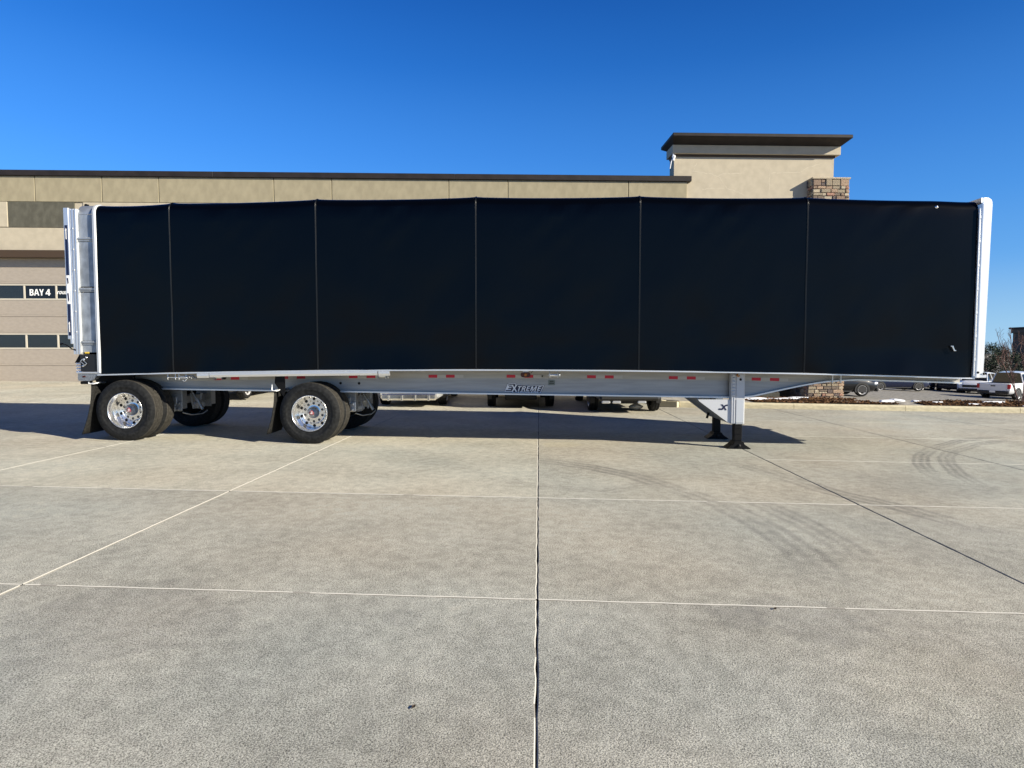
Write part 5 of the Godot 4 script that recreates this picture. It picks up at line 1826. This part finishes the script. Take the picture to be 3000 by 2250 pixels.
func make_vehicles() -> void:
	var front := -PI * 0.5
	var ga := "vehicles parked between the trailer and the building"
	vehicle("parked_sedan", "dark navy sedan showing one front tyre between the trailer's two axles", "sedan", "paint_navy", Vector3(-8.75, g(-8.75, -19.6), -19.6), front, ga)
	var v := vehicle("parked_pickup", "silver pickup with chrome bumper under the trailer, just right of its second axle", "pickup", "paint_silver", Vector3(-2.83, g(-2.83, -19.5), -19.5), front, ga, 0.14)
	for z in [-0.55, -0.18, 0.18, 0.55]:   # upright guards along the lower bumper
		var st := S()
		box(st, Vector3(2.76, 0.27, z), Vector3(0.05, 0.16, 0.05), 0.012)
		obj("bumper_guard", st, M.chrome, v)
	vehicle("parked_pickup", "black pickup seen from behind below the trailer's lettered emblem", "pickup", "paint_black", Vector3(0.25, g(0.25, -19.4), -19.4), -front, ga)
	v = vehicle("parked_pickup", "grey pickup under the trailer, nearest to its landing legs", "pickup", "paint_grey", Vector3(3.03, g(3.03, -18.45), -18.45), front, ga)
	for z in [-0.30, 0.35, 0.62]:
		var st := S()
		box(st, Vector3(2.74, 0.31, z), Vector3(0.06, 0.07, 0.22), 0.02)
		obj("bumper_insert", st, M.bright_aluminium, v)
	var gb := "vehicles in the car park on the right"
	vehicle("parked_sedan", "black sedan nosing out from behind the stone pillar", "sedan", "paint_black", Vector3(16.94, -0.78, -33.0), 0.0, gb)
	vehicle("parked_sedan", "navy sedan side-on with pale alloy wheels, seen under the front of the trailer", "sedan", "paint_navy", Vector3(28.5, -1.36, -46.0), 0.0, gb)
	vehicle("parked_sedan", "black sedan turned towards the yard, left of the charcoal one under the trailer neck", "sedan", "paint_black", Vector3(36.5, -1.73, -54.0), -2.42, gb)
	vehicle("parked_sedan", "dark navy sedan turned towards the yard, between the black sedan and the side-on navy one", "sedan", "paint_navy", Vector3(33.2, -1.58, -50.5), -2.42, gb)
	vehicle("parked_suv", "black car far back in the gap right of the stone pillar", "suv", "paint_black", Vector3(27.6, -1.30, -52.5), -2.0, gb)
	vehicle("parked_suv", "charcoal car parked directly left of the white one", "suv", "paint_charcoal", Vector3(36.9, -1.74, -51.0), -2.42, gb)
	vehicle("parked_suv", "white car turned towards the yard, directly left of the white pickup", "suv", "paint_white", Vector3(36.4, -1.72, -48.0), -2.42, gb)
	vehicle("parked_pickup", "white pickup with red tail lamp and tailgate towards us at the right edge", "pickup", "paint_white", Vector3(33.0, -1.53, -40.3), 0.49, gb)
	vehicle("parked_suv", "white car whose roof shows above the white pickup", "suv", "paint_white", Vector3(45.5, -2.17, -58.0), -front, gb)
	vehicle("parked_suv", "black car whose roof shows behind the bare shrub at the right edge", "suv", "paint_black", Vector3(47.9, -2.30, -58.0), -front, gb)

# ---------------------------------------------------------------- plants and the far building
func evergreen(label: String, at: Vector3, r: float, h: float, sd: int) -> void:
	var t := thing("evergreen_bush", label, "bush", at, 0.0, "evergreens beyond the car park")
	var rg := RandomNumberGenerator.new()
	rg.seed = sd
	var st := S(true)
	tube(st, [Vector3.ZERO, Vector3(0.05, h * 0.5, 0.02), Vector3(0.0, h * 0.85, 0.0)], 0.12, 7, 0.03)
	for k in 14:
		var a := rg.randf() * TAU
		var y := h * rg.randf_range(0.1, 0.7)
		tube(st, [Vector3(0, y, 0), Vector3(cos(a) * r * 0.5, y + 0.3, sin(a) * r * 0.5), Vector3(cos(a) * r * 0.8, y + 0.8, sin(a) * r * 0.8)], 0.035, 5, 0.01)
	obj("trunk", st, M.bark, t)
	st = S()
	var clumps := []
	for k in 60:
		var y := rg.randf()
		var a := rg.randf() * TAU
		var rad: float = r * sqrt(rg.randf_range(0.2, 1.0)) * (1.0 - 0.65 * pow(y, 1.6))
		clumps.append([Vector3(cos(a) * rad, 0.25 + y * h * 0.92, sin(a) * rad), rg.randf_range(0.30, 0.62)])
	for c in clumps:
		var shade := rg.randf_range(0.6, 1.3)
		for k in 95:
			var o: Vector3 = Vector3(rg.randfn(), rg.randfn() * 0.8, rg.randfn()) * float(c[1]) * 0.5
			var p: Vector3 = c[0] + o
			if p.y < 0.05: continue
			var dirv := (o.normalized() + Vector3(rg.randf_range(-0.5, 0.5), rg.randf_range(0.0, 0.9), rg.randf_range(-0.5, 0.5))).normalized()
			var side := dirv.cross(Vector3(rg.randf_range(-1, 1), rg.randf_range(-1, 1), rg.randf_range(-1, 1))).normalized()
			var L := rg.randf_range(0.10, 0.20)
			var f := shade * rg.randf_range(0.7, 1.3)
			st.set_color(Color(0.024 * f, 0.042 * f, 0.017 * f))
			tri(st, p - side * L * 0.28, p + side * L * 0.28, p + dirv * L, dirv.cross(side))
	obj("crown", st, M.leaf, t)

func bare_shrub(called: String, label: String, at: Vector3, h: float, stems: int, spread: float, sd: int, thick: float) -> void:
	var t := thing(called, label, "shrub", at)
	var rg := RandomNumberGenerator.new()
	rg.seed = sd
	for s in stems:
		var st := S(true)
		var a := TAU * s / stems + rg.randf_range(-0.4, 0.4)
		twig(st, rg, Vector3(cos(a) * 0.06, -0.05, sin(a) * 0.06), Vector3(cos(a) * spread, 1.0, sin(a) * spread).normalized(), h * rg.randf_range(0.75, 1.05), thick, 3)
		obj("stem", st, M.twig, t)

func twig(st: SurfaceTool, rg: RandomNumberGenerator, p: Vector3, d: Vector3, L: float, r: float, depth: int) -> void:
	var pts := [p]
	var n := 6
	for k in n:
		d = (d + Vector3(rg.randf_range(-0.22, 0.22), rg.randf_range(-0.05, 0.14), rg.randf_range(-0.22, 0.22))).normalized()
		p += d * L / n
		pts.append(p)
		if depth > 0 and k > 0:
			for q in (2 if rg.randf() < 0.35 else 1):
				var e := (d + Vector3(rg.randf_range(-1, 1), rg.randf_range(-0.1, 0.6), rg.randf_range(-1, 1)) * 0.75).normalized()
				twig(st, rg, p, e, L * (1.0 - k / float(n) * 0.55) * rg.randf_range(0.32, 0.55), r * 0.55, depth - 1)
	tube(st, pts, r, 5 if depth > 1 else 3, r * 0.35)

func make_plants() -> void:
	evergreen("dark evergreen bush just right of the trailer's front post", Vector3(48.9, -2.5, -63.5), 2.7, 4.75, 3)
	evergreen("dark evergreen bush mostly hidden by the trailer's front post", Vector3(46.0, -2.4, -64.5), 2.1, 4.3, 4)
	evergreen("dark evergreen bush against the left corner of the far brown building", Vector3(51.4, -2.6, -64.0), 2.4, 4.5, 5)
	bare_shrub("bare_bush", "reddish leafless bush in front of the dark evergreens", Vector3(40.3, -1.95, -50.5), 1.3, 6, 0.9, 21, 0.030)
	bare_shrub("bare_bush", "leafless grey sapling against the sky beside the far building", Vector3(53.0, -2.6, -65.5), 5.6, 3, 0.16, 22, 0.035)
	bare_shrub("bare_shrub", "many-stemmed leafless shrub in the mulch at the right edge", Vector3(15.85, 0.0, -19.05), 1.9, 6, 0.34, 23, 0.020)
	# the far building
	var b := thing("far_building", "dark brown building with a flat coping at the far right", "building", Vector3(66.65, -2.9, -70.0), 0.0)
	var st := S()
	box(st, Vector3(8.0, 3.4, -6.0), Vector3(16.0, 7.2, 12.0), 0.02)
	obj("wall", st, M.far_wall, b)
	st = S()
	box(st, Vector3(8.0, 7.15, -6.0), Vector3(16.3, 0.55, 12.3), 0.03)
	obj("coping", st, M.trim_brown, b)
	st = S()
	box(st, Vector3(8.0, 7.52, -6.0), Vector3(16.7, 0.22, 12.7), 0.03)
	obj("fascia", st, M.coping_brown, b)
	for k in 3:
		st = S()
		box(st, Vector3(2.6 + k * 4.4, 4.4, 0.0), Vector3(2.6, 1.5, 0.14), 0.02)
		var w := obj("window_frame", st, M.trim_brown, b)
		st = S()
		box(st, Vector3(2.6 + k * 4.4, 4.4, 0.03), Vector3(2.3, 1.25, 0.12))
		obj("pane", st, M.dark_glass, w)

func make_small_things() -> void:
	for q in [[1.62, -3.72, 0.7, "small dark leaf scrap on the concrete just below the near joint right of centre"], [-0.44, -2.62, 1.2, "tiny dark leaf scrap on the concrete left of the centre joint"]]:
		var st := S(true)
		for k in 6:
			var a := k / 6.0
			var b := (k + 1) / 6.0
			var wa := 0.014 * sin(PI * a) + 0.002
			var wb := 0.014 * sin(PI * b) + 0.002
			for sg in [1.0, -1.0]:
				quad(st, Vector3(a * 0.06, 0.012 * sin(a * 6.0) + 0.004, 0), Vector3(b * 0.06, 0.012 * sin(b * 6.0) + 0.004, 0), Vector3(b * 0.06, 0.016, sg * wb), Vector3(a * 0.06, 0.016, sg * wa), Vector3.UP)
		var o := obj("dead_leaf", st, M.dead_leaf)
		o.position = Vector3(q[0], g(q[0], q[1]) + 0.002, q[1])
		o.rotation.y = q[2]
		o.scale = Vector3.ONE * 0.5
		tag(o, q[3], "leaf")
	# crumpled bag under the right-hand pickup
	var st := S(true)
	var rows := []
	for r in 9:
		var row := []
		for k in 18:
			var a := TAU * k / 18
			var f := r / 8.0
			var w := sin(PI * clampf(f, 0.04, 0.97)) * (0.15 + 0.05 * nz.get_noise_2d(k * 40.0, r * 50.0))
			row.append(Vector3(cos(a) * w * 1.3, 0.20 * f + 0.02 * nz.get_noise_2d(r * 70.0, k * 33.0), sin(a) * w))
		rows.append(row)
	for r in 8:
		for k in 18:
			var k2 := (k + 1) % 18
			quad(st, rows[r][k], rows[r + 1][k], rows[r + 1][k2], rows[r][k2], Vector3(rows[r][k].x + rows[r][k2].x, 0.02, rows[r][k].z + rows[r][k2].z))
	var bag := obj("crumpled_bag", st, M.bag)
	bag.position = Vector3(3.42, g(3.42, -16.9) - 0.005, -16.9)
	tag(bag, "crumpled pale bag on the ground under the grey pickup's bumper", "bag")
